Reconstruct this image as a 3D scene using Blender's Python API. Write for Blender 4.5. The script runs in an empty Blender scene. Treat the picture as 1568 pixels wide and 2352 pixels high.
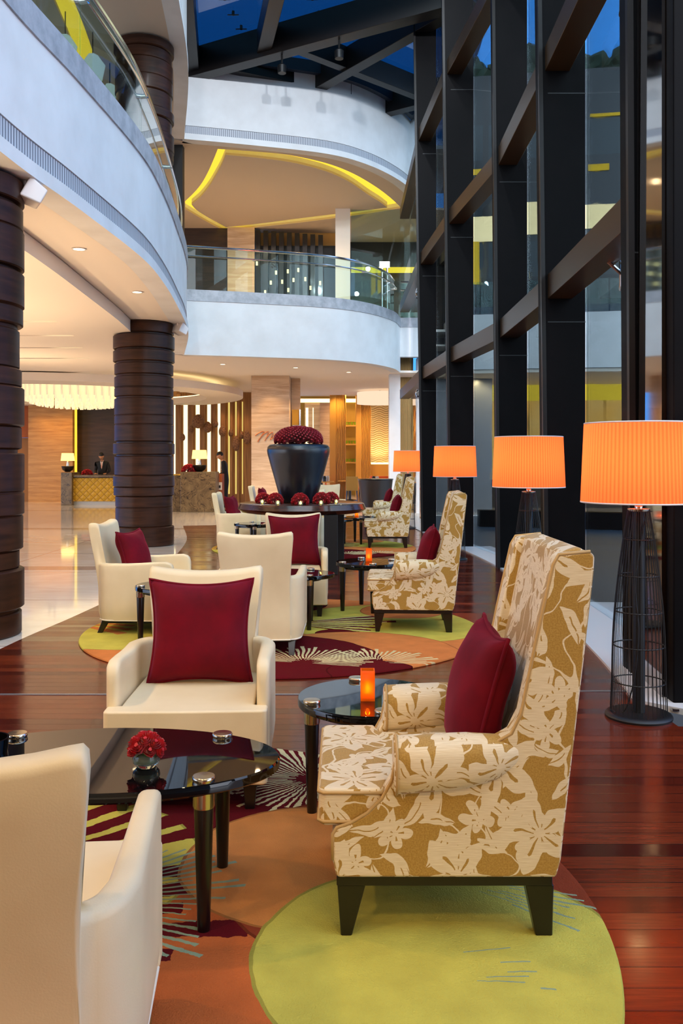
import bpy, bmesh, math, random
from math import sin, cos, pi, sqrt, radians, atan2
from mathutils import Vector, Matrix, Euler

SC = bpy.context.scene
COL = SC.collection
RND = random.Random(7)

# ------------------------------------------------------------------ helpers
def put(o, label=None, cat=None, group=None, kind=None):
    if label: o['label'] = label
    if cat: o['category'] = cat
    if group: o['group'] = group
    if kind: o['kind'] = kind
    return o

def obj(name, bm, mat, parent=None, smooth=40, bevel=0, bseg=3, sub=0, uv=False, bangle=35):
    me = bpy.data.meshes.new(name)
    bmesh.ops.recalc_face_normals(bm, faces=bm.faces[:])
    if uv:
        lay = bm.loops.layers.uv.verify()
        for f in bm.faces:
            n = f.normal
            a = max(range(3), key=lambda i: abs(n[i]))
            for l in f.loops:
                p = l.vert.co
                l[lay].uv = (p.y + .37, p.z) if a == 0 else ((p.x, p.z) if a == 1 else (p.x, p.y + .9))
    bm.to_mesh(me); bm.free()
    if smooth:
        me.polygons.foreach_set('use_smooth', [True]*len(me.polygons))
        me.set_sharp_from_angle(angle=radians(smooth))
    for m in (mat if isinstance(mat, (list, tuple)) else [mat]):
        me.materials.append(m)
    o = bpy.data.objects.new(name, me); COL.objects.link(o)
    if parent: o.parent = parent
    if bevel:
        b = o.modifiers.new('b', 'BEVEL'); b.width = bevel; b.segments = bseg
        b.limit_method = 'ANGLE'; b.angle_limit = radians(bangle)
        me.polygons.foreach_set('use_smooth', [True]*len(me.polygons))
        b.harden_normals = True
    if sub:
        s = o.modifiers.new('s', 'SUBSURF'); s.levels = sub; s.render_levels = sub
    return o

def thing(name, label, cat, loc=(0, 0, 0), rz=0, group=None):
    o = bpy.data.objects.new(name, None); COL.objects.link(o)
    o.empty_display_size = .1
    o.location = loc; o.rotation_euler = (0, 0, rz)
    return put(o, label, cat, group)

def struct(name, bm, mat, parent=None, **k):
    o = obj(name, bm, mat, parent, **k)
    if not parent: o['kind'] = 'structure'
    return o

def dup(root, loc, rz=0, label=None, group=None):
    def cp(o, par):
        c = o.copy(); COL.objects.link(c)
        if par: c.parent = par
        for ch in KIDS.get(o.name, []): cp(ch, c)
        return c
    KIDS = {}
    for o in bpy.data.objects:
        if o.parent: KIDS.setdefault(o.parent.name, []).append(o)
    r = cp(root, None)
    r.location = loc; r.rotation_euler = (0, 0, rz)
    if label: r['label'] = label
    if group: r['group'] = group
    return r

def B(): return bmesh.new()

def box(bm, x0, x1, y0, y1, z0, z1, M=None):
    vs = [bm.verts.new(p) for p in ((x0,y0,z0),(x1,y0,z0),(x1,y1,z0),(x0,y1,z0),(x0,y0,z1),(x1,y0,z1),(x1,y1,z1),(x0,y1,z1))]
    if M:
        for v in vs: v.co = M @ v.co
    for f in ((0,3,2,1),(4,5,6,7),(0,1,5,4),(1,2,6,5),(2,3,7,6),(3,0,4,7)):
        bm.faces.new([vs[i] for i in f])
    return bm

def loft(bm, rings, close=True, caps=True):
    R = [[bm.verts.new(p) for p in r] for r in rings]
    n = len(R[0])
    for a, b in zip(R, R[1:]):
        for i in range(n if close else n-1):
            j = (i+1) % n
            bm.faces.new((a[i], a[j], b[j], b[i]))
    if caps and close:
        bm.faces.new(R[0][::-1]); bm.faces.new(R[-1])
    return R

def lathe(bm, prof, seg=32, c=(0, 0, 0), sx=1, sy=1, caps=True):
    rings = [[(c[0]+max(r,1e-4)*sx*cos(2*pi*i/seg), c[1]+max(r,1e-4)*sy*sin(2*pi*i/seg), c[2]+z) for i in range(seg)] for r, z in prof]
    loft(bm, rings, True, caps); return bm

def tube(bm, pts, r, seg=8, closed=False):
    pts = [Vector(p) for p in pts]; n = len(pts)
    rs = r if isinstance(r, (list, tuple)) else [r]*n
    rings = []; up = None
    for i, p in enumerate(pts):
        a = pts[(i-1) % n] if (closed or i) else p
        b = pts[(i+1) % n] if (closed or i < n-1) else p
        t = (b-a).normalized()
        if up is None: up = Vector((0, 0, 1)) if abs(t.z) < .9 else Vector((1, 0, 0))
        s = t.cross(up)
        if s.length < 1e-5: s = t.orthogonal()
        s.normalize(); up = s.cross(t).normalized()
        rings.append([p + rs[i]*(cos(2*pi*k/seg)*s + sin(2*pi*k/seg)*up) for k in range(seg)])
    if closed: rings.append(rings[0])
    R = [[bm.verts.new(q) for q in g] for g in (rings[:-1] if closed else rings)]
    if closed: R.append(R[0])
    for a, b in zip(R, R[1:]):
        for k in range(seg):
            bm.faces.new((a[k], a[(k+1) % seg], b[(k+1) % seg], b[k]))
    if not closed:
        bm.faces.new(R[0][::-1]); bm.faces.new(R[-1])
    return bm

def prism(bm, pts, d0, d1, axis='y'):
    """pts = outline; axis y: pts are (x,z); axis z: pts are (x,y); axis x: (y,z)"""
    def P(a, b, d): return {'y': (a, d, b), 'z': (a, b, d), 'x': (d, a, b)}[axis]
    A = [bm.verts.new(P(a, b, d0)) for a, b in pts]; Bv = [bm.verts.new(P(a, b, d1)) for a, b in pts]
    n = len(pts)
    for i in range(n):
        bm.faces.new((A[i], A[(i+1) % n], Bv[(i+1) % n], Bv[i]))
    bm.faces.new(A[::-1]); bm.faces.new(Bv)
    return bm

def spline(pts, n=8):
    P = [Vector(p) for p in pts]; out = []
    P = [2*P[0]-P[1]] + P + [2*P[-1]-P[-2]]
    for i in range(1, len(P)-2):
        for k in range(n):
            t = k/n; a, b, c, d = P[i-1:i+3]
            out.append(.5*((2*b)+(c-a)*t+(2*a-5*b+4*c-d)*t*t+(3*b-a-3*c+d)*t**3))
    out.append(P[-2]); return out

def sweep(bm, path, section, close=True):
    """path: 2D Vectors; section: (offset to the right-hand normal, z)"""
    n = len(path); rings = []
    for i, p in enumerate(path):
        t = (path[min(i+1, n-1)] - path[max(i-1, 0)]).normalized()
        nn = Vector((t.y, -t.x))
        rings.append([(p.x+nn.x*o, p.y+nn.y*o, z) for o, z in section])
    loft(bm, rings, close, close); return bm

def offset(path, o):
    n = len(path); out = []
    for i, p in enumerate(path):
        t = (path[min(i+1, n-1)] - path[max(i-1, 0)]).normalized()
        out.append(Vector((p.x+t.y*o, p.y-t.x*o)))
    return out

def fill(loops, z0, z1):
    """slab with holes: even-odd fill of 2D loops, returned as a bmesh"""
    cu = bpy.data.curves.new('fill', 'CURVE'); cu.dimensions = '2D'; cu.fill_mode = 'BOTH'
    cu.extrude = (z1-z0)/2
    for l in loops:
        s = cu.splines.new('POLY'); s.points.add(len(l)-1)
        for q, p in zip(s.points, l): q.co = (p[0], p[1], 0, 1)
        s.use_cyclic_u = True
    o = bpy.data.objects.new('fill', cu); COL.objects.link(o)
    dg = bpy.context.evaluated_depsgraph_get(); dg.update()
    me = bpy.data.meshes.new_from_object(o.evaluated_get(dg))
    bm = B(); bm.from_mesh(me)
    for v in bm.verts: v.co.z += (z0+z1)/2
    bpy.data.objects.remove(o); bpy.data.curves.remove(cu); bpy.data.meshes.remove(me)
    return bm

def bake(o):
    dg = bpy.context.evaluated_depsgraph_get(); dg.update()
    me = bpy.data.meshes.new_from_object(o.evaluated_get(dg))
    o.modifiers.clear(); o.data = me
    return o

# ------------------------------------------------------------------ node helpers
class E:
    T = None
    def __init__(s, v): s.v = v
    def _m(op, *a, clamp=False):
        n = E.T.nodes.new('ShaderNodeMath'); n.operation = op; n.use_clamp = clamp
        for i, x in enumerate(a):
            x = x.v if isinstance(x, E) else x
            if isinstance(x, (int, float)): n.inputs[i].default_value = x
            else: E.T.links.new(x, n.inputs[i])
        return E(n.outputs[0])
    def __add__(s, o): return E._m('ADD', s, o)
    __radd__ = __add__
    def __sub__(s, o): return E._m('SUBTRACT', s, o)
    def __rsub__(s, o): return E._m('SUBTRACT', o, s)
    def __mul__(s, o): return E._m('MULTIPLY', s, o)
    __rmul__ = __mul__
    def __truediv__(s, o): return E._m('DIVIDE', s, o)
    def lt(s, o): return E._m('LESS_THAN', s, o)
    def gt(s, o): return E._m('GREATER_THAN', s, o)
    def abs(s): return E._m('ABSOLUTE', s)
    def cos(s): return E._m('COSINE', s)
    def sin(s): return E._m('SINE', s)
    def sqrt(s): return E._m('SQRT', s)
    def pow(s, o): return E._m('POWER', s, o)
    def fract(s): return E._m('FRACT', s)
    def max(s, o): return E._m('MAXIMUM', s, o)
    def min(s, o): return E._m('MINIMUM', s, o)
    def clamp(s): return E._m('ADD', s, 0., clamp=True)
    def step(s, a, b):
        return E._m('MULTIPLY', s-a, 1./(b-a), clamp=True)
def eatan2(a, b): return E._m('ARCTAN2', a, b)

def link(a, b):
    E.T.links.new(a.v if isinstance(a, E) else a, b)
def node(t, **k):
    n = E.T.nodes.new(t)
    for a, b in k.items(): setattr(n, a, b)
    return n
def coords(kind='Object'): return node('ShaderNodeTexCoord').outputs[kind]
def sep(v):
    n = node('ShaderNodeSeparateXYZ'); link(v, n.inputs[0]); return [E(o) for o in n.outputs]
def comb(x, y, z=0.):
    n = node('ShaderNodeCombineXYZ')
    for i, a in enumerate((x, y, z)):
        if isinstance(a, E): link(a, n.inputs[i])
        else: n.inputs[i].default_value = a
    return n.outputs[0]
def noise(v, scale=5, detail=3, rough=.5, dist=0, dims='3D'):
    n = node('ShaderNodeTexNoise', noise_dimensions=dims); link(v, n.inputs['Vector'])
    n.inputs['Scale'].default_value = scale; n.inputs['Detail'].default_value = detail
    n.inputs['Roughness'].default_value = rough; n.inputs['Distortion'].default_value = dist
    return E(n.outputs[0])
def mixc(f, a, b):
    n = node('ShaderNodeMix', data_type='RGBA')
    for s, x in ((n.inputs[0], f), (n.inputs[6], a), (n.inputs[7], b)):
        if isinstance(x, E): link(x, s)
        elif isinstance(x, (tuple, list)): s.default_value = (*x[:3], 1)
        elif isinstance(x, (int, float)): s.default_value = x
        else: link(x, s)
    return n.outputs[2]
def bump(h, strength=.3, dist=.01):
    n = node('ShaderNodeBump'); n.inputs['Strength'].default_value = strength
    n.inputs['Distance'].default_value = dist; link(h, n.inputs['Height']); return n.outputs[0]
def hexc(r, g, b):
    f = lambda c: ((c/255+.055)/1.055)**2.4 if c > 10 else c/255/12.92
    return (f(r), f(g), f(b))

def mat(name, col=(.8, .8, .8), rough=.5, metal=0, spec=.5, coat=0, emit=None, es=0, sheen=0, build=None, trans=0, ior=1.45, coat_rough=.05):
    m = bpy.data.materials.new(name); m.use_nodes = True
    E.T = m.node_tree; p = m.node_tree.nodes['Principled BSDF']; I = p.inputs
    I['Base Color'].default_value = (*col, 1); I['Roughness'].default_value = rough
    I['Metallic'].default_value = metal; I['Specular IOR Level'].default_value = spec
    I['Coat Weight'].default_value = coat; I['Coat Roughness'].default_value = coat_rough
    I['Sheen Weight'].default_value = sheen; I['Transmission Weight'].default_value = trans; I['IOR'].default_value = ior
    if emit: I['Emission Color'].default_value = (*emit, 1); I['Emission Strength'].default_value = es
    if build: build(I)
    return m

def glassmat(name, tint, r0=.06, power=4, rough=.0, gl=(1, 1, 1), wave=0):
    """thin architectural glass: clear tinted pane that reflects more at a grazing angle"""
    m = bpy.data.materials.new(name); m.use_nodes = True; t = E.T = m.node_tree
    t.nodes.remove(t.nodes['Principled BSDF'])
    tr = node('ShaderNodeBsdfTransparent'); tr.inputs[0].default_value = (*tint, 1)
    g = node('ShaderNodeBsdfGlossy'); g.inputs[0].default_value = (*gl, 1); g.inputs['Roughness'].default_value = rough
    lw = node('ShaderNodeLayerWeight'); lw.inputs[0].default_value = .5
    f = E(lw.outputs['Facing']).pow(power)*(1-r0)+r0
    if wave:
        link(bump(noise(coords(), 1.3, 1), wave, .05), g.inputs['Normal'])
    mx = node('ShaderNodeMixShader'); link(f, mx.inputs[0]); link(tr.outputs[0], mx.inputs[1]); link(g.outputs[0], mx.inputs[2])
    link(mx.outputs[0], t.nodes['Material Output'].inputs[0])
    return m

def emitmat(name, col, s, build=None):
    m = bpy.data.materials.new(name); m.use_nodes = True; t = E.T = m.node_tree
    t.nodes.remove(t.nodes['Principled BSDF'])
    e = node('ShaderNodeEmission'); e.inputs[0].default_value = (*col, 1); e.inputs[1].default_value = s
    if build: build(e.inputs)
    link(e.outputs[0], t.nodes['Material Output'].inputs[0]); return m

# ------------------------------------------------------------------ materials
def f_white(I):
    n = noise(coords(), 2.2, 4)
    link(mixc(n.step(.35, .7), hexc(232, 232, 232), hexc(222, 221, 220)), I['Base Color'])
M_plaster = mat('white plaster', rough=.7, build=f_white)
M_soffit = mat('cream ceiling paint', hexc(238, 226, 212), .75)
M_brownceil = mat('taupe ceiling paint', hexc(205, 188, 168), .8)
def f_conc(I):
    n = noise(coords(), 5, 6, .65)
    link(mixc(n.step(.35, .7), hexc(188, 190, 196), hexc(150, 153, 160)), I['Base Color'])
M_curb = mat('grey stone curb', rough=.5, build=f_conc)
def f_vent(I):
    x, y, z = sep(coords())
    s = ((y*2+x*2)*9).fract().gt(.45)
    link(mixc(s, hexc(120, 124, 135), hexc(205, 208, 214)), I['Base Color'])
M_vent = mat('slot vent grille', rough=.5, build=f_vent)

def f_steel(I):
    n = noise(coords(), 3, 5, .6)
    link(mixc(n.step(.3, .75), hexc(6, 5, 6), hexc(13, 10, 11)), I['Base Color'])
    link(n*.2+.4, I['Roughness'])
M_fin = mat('dark bronze fin cladding', rough=.35, spec=.08, build=f_steel)
M_beam = mat('dark bronze steel beam', hexc(24, 20, 19), .38, spec=.35)
M_transom = mat('bronze transom cladding', hexc(70, 52, 34), .36, .55)
M_blue = mat('dark painted roof steel', hexc(22, 28, 44), .5)
M_glass = glassmat('facade glass', (.8, .9, .93), .05, 3.0, wave=.05)
M_roofg = glassmat('roof glass', (.16, .28, .34), .05, 4)
M_rail = glassmat('balustrade glass', (.8, .92, .9), .025, 3.5)
M_smoke = mat('polished dark panel', hexc(20, 13, 10), .05, spec=1, coat=1)
M_chrome = mat('polished steel', hexc(215, 215, 218), .14, 1)
M_brass = mat('warm satin steel', hexc(205, 195, 175), .2, 1)

def f_col(I):
    x, y, z = sep(coords())
    n = noise(comb(x*1.5, y*1.5, z*14), 1.5, 4)
    link(mixc(n.step(.3, .7), hexc(40, 22, 14), hexc(66, 38, 24)), I['Base Color'])
M_column = mat('dark lacquered column wood', rough=.42, spec=.22, coat=.06, coat_rough=.2, build=f_col)

def f_wood(I):
    v = coords(); x, y, z = sep(v)
    b = node('ShaderNodeTexBrick', offset=.37, squash=1); link(v, b.inputs['Vector'])
    b.inputs['Color1'].default_value = (0, 0, 0, 1); b.inputs['Color2'].default_value = (1, 1, 1, 1); b.inputs['Mortar'].default_value = (.5, .5, .5, 1)
    b.inputs['Scale'].default_value = 1; b.inputs['Mortar Size'].default_value = .0035; b.inputs['Mortar Smooth'].default_value = .3
    b.inputs['Brick Width'].default_value = 3.6; b.inputs['Row Height'].default_value = .105
    pl = sep(b.outputs['Color'])[0]
    g = noise(comb(x*1.2, y*22+pl*9, 0), 2, 5, .6, 1.2)
    base = mixc(pl, hexc(70, 20, 13), hexc(118, 44, 20))
    base = mixc(g.step(.35, .75)*.6, base, hexc(52, 14, 9))
    base = mixc(E(b.outputs['Fac']), base, hexc(26, 9, 7))
    link(base, I['Base Color'])
    link(noise(v, 6, 4)*.1+pl*.12+.07, I['Roughness'])
    h = (E(b.outputs['Fac'])*-1.)+noise(comb(x*2, y*9, 0), 3, 2)*.25
    link(bump(h, .25, .004), I['Normal'])
M_wood = mat('red merbau floor boards', spec=.55, build=f_wood)
M_wood.node_tree.nodes['Principled BSDF'].inputs['Specular Tint'].default_value = (1, .74, .44, 1)  # sheen tinted golden to imitate the warm lobby reflection

def f_marble(I):
    v = coords(); x, y, z = sep(v)
    n = noise(comb(x*.7, y*1.6, 0), 1.3, 7, .65, 1.4)
    c = mixc(n.step(.3, .72), hexc(244, 238, 230), hexc(224, 211, 196))
    ln = (y*.42).fract().lt(.012).max((x*.42).fract().lt(.008))
    c = mixc(ln*.55, c, hexc(130, 95, 70))
    bd = (y*.14+.3).fract().lt(.06)
    c = mixc(bd*.6, c, hexc(150, 110, 80))
    link(c, I['Base Color'])
M_marble = mat('polished beige marble', rough=.07, spec=.6, coat=.3, build=f_marble)
M_sill = mat('white stone sill', hexc(205, 208, 210), .3)

def f_trav(I):
    x, y, z = sep(coords())
    n = noise(comb(x*.9+y*.9, 0, z*9), 1.1, 6, .6, .5)
    n2 = noise(comb(x*.5+y*.5, 1, z*2.4), 1., 2)
    c = mixc(n.step(.3, .7), hexc(228, 202, 172), hexc(184, 146, 112))
    c = mixc(n2.step(.45, .7)*.5, c, hexc(205, 172, 138))
    j = (z*.83).fract().lt(.008); link(mixc(j*.5, c, hexc(130, 96, 70)), I['Base Color'])
M_trav = mat('banded travertine', rough=.35, build=f_trav)
def f_brownmarble(I):
    v = coords(); x, y, z = sep(v)
    n = noise(v, 2.2, 8, .7, 1.8)
    vein = (noise(comb(x*2+z*1.5, y, z*2-x), 1.6, 3, .5, 1.)-.5).abs().lt(.012)
    c = mixc(n.step(.3, .7), hexc(80, 62, 40), hexc(140, 116, 80))
    link(mixc(vein, c, hexc(50, 34, 20)), I['Base Color'])
M_bmarble = mat('veined brown marble', rough=.3, build=f_brownmarble)
def f_quilt(I):
    x, y, z = sep(coords())
    a = ((x+z)*4.2).fract()-.5; b = ((x-z)*4.2).fract()-.5
    d = a.abs().max(b.abs())
    link(mixc(d.gt(.46), hexc(205, 160, 45), hexc(140, 100, 20)), I['Base Color'])
    link(bump(d*-1., .9, .05), I['Normal'])
M_quilt = mat('gold quilted leather', rough=.4, build=f_quilt)
def f_walnut(I):
    x, y, z = sep(coords())
    n = noise(comb(x*1.2, y*1.2, z*9), 1.4, 5)
    link(mixc(n.step(.3, .7), hexc(40, 24, 14), hexc(62, 40, 24)), I['Base Color'])
M_walnut = mat('dark horizontal veneer', rough=.4, build=f_walnut)
def f_slat(I):
    x, y, z = sep(coords())
    n = noise(comb(x*16, y*16, z*.8), 1.2, 4)
    link(mixc(n.step(.3, .7), hexc(122, 82, 44), hexc(160, 112, 64)), I['Base Color'])
M_slat = mat('brown veneer slat wall', rough=.45, build=f_slat)
def f_travlit(I):
    x, y, z = sep(coords())
    n = noise(comb(x*.9, 0, z*9), 1.1, 6, .6, .5)
    link(mixc(n.step(.3, .7), hexc(206, 152, 80), hexc(168, 112, 48)), I['Base Color'])
M_travlit = mat('banded travertine lit golden', rough=.35, build=f_travlit)  # travertine copy with the golden wall light put into its colour
M_orange = mat('terracotta paint', hexc(170, 84, 24), .6)
M_ochre = mat('ochre door leaf', hexc(165, 105, 35), .5)
M_gold = mat('golden timber', hexc(205, 150, 70), .35)
M_olive = mat('olive gold wall', hexc(170, 130, 45), .6)
def f_wave(I):
    x, y, z = sep(coords())
    h = ((z*11.+(x*11).sin()*.5)*6.28).sin()
    link(mixc(h.step(-1, 1), hexc(214, 178, 112), hexc(248, 228, 180)), I['Base Color'])
    link(bump(h, .8, .03), I['Normal'])
M_wave = mat('carved wave panel', rough=.5, build=f_wave)
M_curtain = mat('ribbed bronze panel', hexc(150, 120, 70), .35, .5)
M_greyp = mat('grey satin panel', hexc(120, 122, 128), .25, .3)
M_black = mat('black stained wood', hexc(20, 13, 11), .3, spec=.5, coat=.2)
M_blackw = mat('matte black', hexc(14, 13, 13), .45)
M_tabletop = mat('black table glass', hexc(9, 8, 8), .02, spec=.6, coat=.0, coat_rough=.0)

def f_leather(I):
    v = coords()
    n = noise(v, 220, 2, .5); n2 = noise(v, 4, 3)
    link(mixc(n2.step(.3, .75), hexc(232, 213, 174), hexc(220, 199, 158)), I['Base Color'])
    link(bump(n, .12, .002), I['Normal'])
M_leather = mat('ivory leather', rough=.42, spec=.45, build=f_leather)
M_piping = mat('ivory piping', hexc(235, 225, 205), .5)
def f_velvet(I):
    n = noise(coords(), 5, 4, .6)
    link(mixc(n.step(.3, .72), hexc(112, 1, 22), hexc(84, 1, 16)), I['Base Color'])
M_velvet = mat('crimson velvet', rough=.8, spec=.2, sheen=.22, build=f_velvet)
M_velvet.node_tree.nodes['Principled BSDF'].inputs['Sheen Tint'].default_value = (.9, .1, .25, 1)
M_velvet.node_tree.nodes['Principled BSDF'].inputs['Sheen Roughness'].default_value = .35

def f_damask(I):
    uv = coords('UV'); u0, v0, _ = sep(uv)
    wx = noise(uv, 9, 2, dims='2D')-.5; wy = noise(comb(u0+7.3, v0+2.1), 9, 2, dims='2D')-.5
    u = u0+wx*.045; v = v0+wy*.045
    def cell(scale, ox, oy, rnd=.75):
        n = node('ShaderNodeTexVoronoi', voronoi_dimensions='2D', feature='F1')
        a, b = u*scale+ox, v*scale+oy
        link(comb(a, b), n.inputs['Vector']); n.inputs['Scale'].default_value = 1; n.inputs['Randomness'].default_value = rnd
        px, py, _ = sep(n.outputs['Position']); r = sep(n.outputs['Color'])
        return a-px, b-py, r
    # big five-petalled lilies
    x, y, r = cell(3.6, .2, .4, .7)
    th = eatan2(y, x)+r[0]*6.28; rad = (x*x+y*y).sqrt()
    pet = (th*2.5).cos().abs(); q5 = (th*.79577).fract()
    tri = 1.-((th*.79577).fract()-.5).abs()*2.
    flower = rad.lt(tri.pow(.75)*.36+.13)
    vein = ((tri-.5).abs()-.5).abs().lt(.13).min(rad.gt(.06)).min(rad.lt(tri*.16+.1))
    core = rad.lt(.028)
    mask = flower.min(1.-vein).max(core)
    # a second, smaller flower
    x, y, r = cell(6.3, 5.7, 2.6, .8)
    th = eatan2(y, x)+r[1]*6.28; rad = (x*x+y*y).sqrt(); pet = (th*2.5).cos().abs()
    f2 = rad.lt(pet*.19+.15).min(r[2].gt(.35))
    v2 = ((th*5.).cos().gt(.82)).min(rad.gt(.06)).min(rad.lt(.16))
    halo = flower
    mask = mask.max(f2.min(1.-v2).min(1.-halo))
    # leaves in three directions
    for sc, ox, oy, k in ((6.5, 3.1, 8.2, 0), (7.2, 9.4, 1.3, 1), (5.8, 6.6, 4.9, 2)):
        x, y, r = cell(sc, ox, oy, .9)
        a = r[k]*6.28; ca, sa = a.cos(), a.sin()
        lx = x*ca+y*sa; ly = y*ca-x*sa+lx*lx*.6
        half = (1.-(lx*lx)*6.)*.12
        leaf = ly.abs().lt(half).min(1.-(ly.abs().lt(.012).min(lx.lt(.15))))
        mask = mask.max(leaf.min(1.-halo))
    stem = (noise(comb(u, v), 5.5, 1, dims='2D')-.5).abs().lt(.012)
    mask = mask.max(stem.min(1.-halo))
    weave = noise(comb(u0*18, v0*420), 1, 2, dims='2D')
    iv = mixc(weave.step(.3, .7), hexc(232, 213, 176), hexc(218, 195, 154))
    gd = mixc(noise(comb(u0*200, v0*200), 1, 1, dims='2D').step(.3, .7), hexc(180, 140, 62), hexc(162, 121, 44))
    link(mixc(mask, gd, iv), I['Base Color'])
    link(mask*-.12+.55, I['Roughness'])
    link(bump(mask+weave*.25, .35, .003), I['Normal'])
M_damask = mat('gold and ivory floral damask', rough=.5, spec=.4, sheen=.25, build=f_damask)
M_welt = mat('gold welt cord', hexc(188, 150, 92), .6)

RUG = dict(char=hexc(206, 192, 84), tan=hexc(212, 136, 72), terra=hexc(196, 102, 52), maroon=hexc(96, 20, 26), brown=hexc(140, 62, 38),
           cream=hexc(226, 206, 150), teal=hexc(150, 166, 132), orange=hexc(214, 130, 70))
def rugmat(name, base, regions):
    """regions in metres from the rug's centre: ('c',x,y,r,col) disc, ('b',x,y,r0,r1,n,a0,a1,duty,col) ray burst,
       ('h',x,y,angle,col) half plane inside disc"""
    def f(I):
        v = coords(); x, y, z = sep(v)
        nx = noise(v, 3.5, 3)-.5; ny = noise(comb(x+5, y+3, 0), 3.5, 3)-.5
        wx = x+nx*.05; wy = y+ny*.05
        fine = noise(v, 30, 2)
        c = node('ShaderNodeRGB').outputs[0]; c.default_value = (*RUG[base], 1)
        for g in regions:
            if g[0] == 'c':
                _, cx, cy, r, k = g
                dx, dy = wx-cx, wy-cy; m = (dx*dx+dy*dy).sqrt().lt(r)
                e = (dx*dx+dy*dy).sqrt()
                c = mixc(m, c, RUG[k])
                c = mixc((e-r).abs().lt(.006), c, [q*.6 for q in RUG[k]])
            else:
                _, cx, cy, r0, r1, n, a0, a1, duty, k = g
                dx, dy = x+nx*.05+(fine-.5)*.02-cx, y+ny*.05-cy; r = (dx*dx+dy*dy).sqrt(); t = eatan2(dy, dx)
                i = t*(n/6.2832)
                rn = node('ShaderNodeTexWhiteNoise', noise_dimensions='1D'); link(E._m('FLOOR', i), rn.inputs['W'])
                q = E(rn.outputs['Value'])
                m = ((i.fract()-.5)+(fine-.5)*.25).abs().lt(q*duty*.25+duty*.36)
                m = m.min(r.gt(q*r0*.6+r0*.6)).min(r.lt(r1*.72+q*r1*.28)).min(t.gt(a0)).min(t.lt(a1))
                c = mixc(m, c, RUG[k])
        p = noise(v, 7, 4)
        c = mixc(p.step(.3, .8)*.22, c, hexc(70, 40, 20))
        link(c, I['Base Color'])
        link(bump(noise(v, 160, 3, .7)+noise(v, 25, 2)*.7, .6, .012), I['Normal'])
    return mat(name, rough=1, spec=.03, build=f)
M_rugA = rugmat('tufted rug pattern near', 'terra', [
    ('c', -.45, -.75, .85, 'tan'), ('c', .9, 1.15, 1.15, 'maroon'), ('b', .05, 1.25, .12, .5, 60, -3, 3, .5, 'cream'), ('b', .75, 1.2, .1, .5, 56, -3.1, 3.1, .5, 'cream'),
    ('c', -.35, .8, .75, 'maroon'), ('c', -.3, .3, .66, 'char'), ('b', -.95, -.2, .8, 1.75, 60, -.2, 1.5, .6, 'maroon'),
    ('c', .95, -.1, .2, 'brown'), ('c', 1.2, .3, .75, 'brown'),
    ('c', .8, .36, .5, 'tan'), ('b', -.1, .05, .32, .68, 90, -1.1, .9, .34, 'teal'),
    ('c', 1.2, -.27, .58, 'char'), ('b', .6, -.35, 1.1, 1.12, 210, -.2, .26, .3, 'teal'), ('b', 1.2, .25, .3, .6, 110, -.75, -.3, .3, 'teal')])
M_rugB = rugmat('tufted rug pattern middle', 'orange', [
    ('c', -1.3, .1, .95, 'char'), ('b', -2.2, .5, .5, 1.25, 40, -.8, .5, .6, 'orange'), ('c', .5, 1.4, .75, 'orange'), ('c', -.1, 1.3, .45, 'maroon'),
    ('c', .95, .35, .95, 'char'), ('b', -.05, .28, .2, 1.2, 40, -.62, .5, .55, 'maroon'), ('c', .45, -.18, .17, 'maroon'), ('b', -.05, .28, .3, 1.1, 50, -.5, .45, .3, 'cream'), ('c', 1.1, .95, .42, 'orange'),
    ('c', .6, -.95, .82, 'orange'), ('c', -.15, -1.2, .95, 'maroon'), ('c', .72, -1.55, .32, 'maroon'), ('b', .22, -1.3, .12, .58, 60, -.3, 2.9, .5, 'cream'), ('b', .75, -1.3, .14, .5, 56, -.1, 3.1, .5, 'cream')])

M_shade = None
def f_shade(I):
    pass
def shademat(name, col, glow, ribs=True):
    m = bpy.data.materials.new(name); m.use_nodes = True; t = E.T = m.node_tree
    t.nodes.remove(t.nodes['Principled BSDF'])
    x, y, z = sep(coords()); a = eatan2(y, x)
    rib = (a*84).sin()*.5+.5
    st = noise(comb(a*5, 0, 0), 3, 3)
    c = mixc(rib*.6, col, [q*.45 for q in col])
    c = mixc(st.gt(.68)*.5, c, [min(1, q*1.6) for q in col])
    d = node('ShaderNodeBsdfDiffuse'); link(c, d.inputs[0])
    tl = node('ShaderNodeBsdfTranslucent'); link(c, tl.inputs[0])
    em = node('ShaderNodeEmission'); link(c, em.inputs[0]); em.inputs[1].default_value = glow
    mx = node('ShaderNodeMixShader'); mx.inputs[0].default_value = .55; link(d.outputs[0], mx.inputs[1]); link(tl.outputs[0], mx.inputs[2])
    ad = node('ShaderNodeAddShader'); link(mx.outputs[0], ad.inputs[0]); link(em.outputs[0], ad.inputs[1])
    link(ad.outputs[0], t.nodes['Material Output'].inputs[0]); return m
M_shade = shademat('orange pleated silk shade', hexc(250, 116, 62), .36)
M_cshade = shademat('cream lamp shade', hexc(245, 225, 150), 1.1)
M_cove = emitmat('warm yellow cove strip', (1, .66, .05), 1.15)
M_coveW = emitmat('warm white cove strip', (1, .78, .38), 2.2)
M_strip = emitmat('warm white light strip', (1, .88, .52), 1.5)
M_strip2 = emitmat('dim golden light strip', (1, .74, .2), .75)
M_dot = emitmat('downlight lens', (1, .8, .5), 6)
M_flame = emitmat('candle flame', (1, .62, .12), 9)
M_amber = mat('amber candle glass', hexc(235, 110, 20), .15, emit=(1, .28, .02), es=.75)
M_crystal = mat('crystal rods', hexc(250, 240, 215), .15, emit=(1, .84, .5), es=.4)
M_vase = mat('blue black glazed urn', hexc(20, 23, 29), .3, spec=.6, coat=.3, coat_rough=.25)
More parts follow.
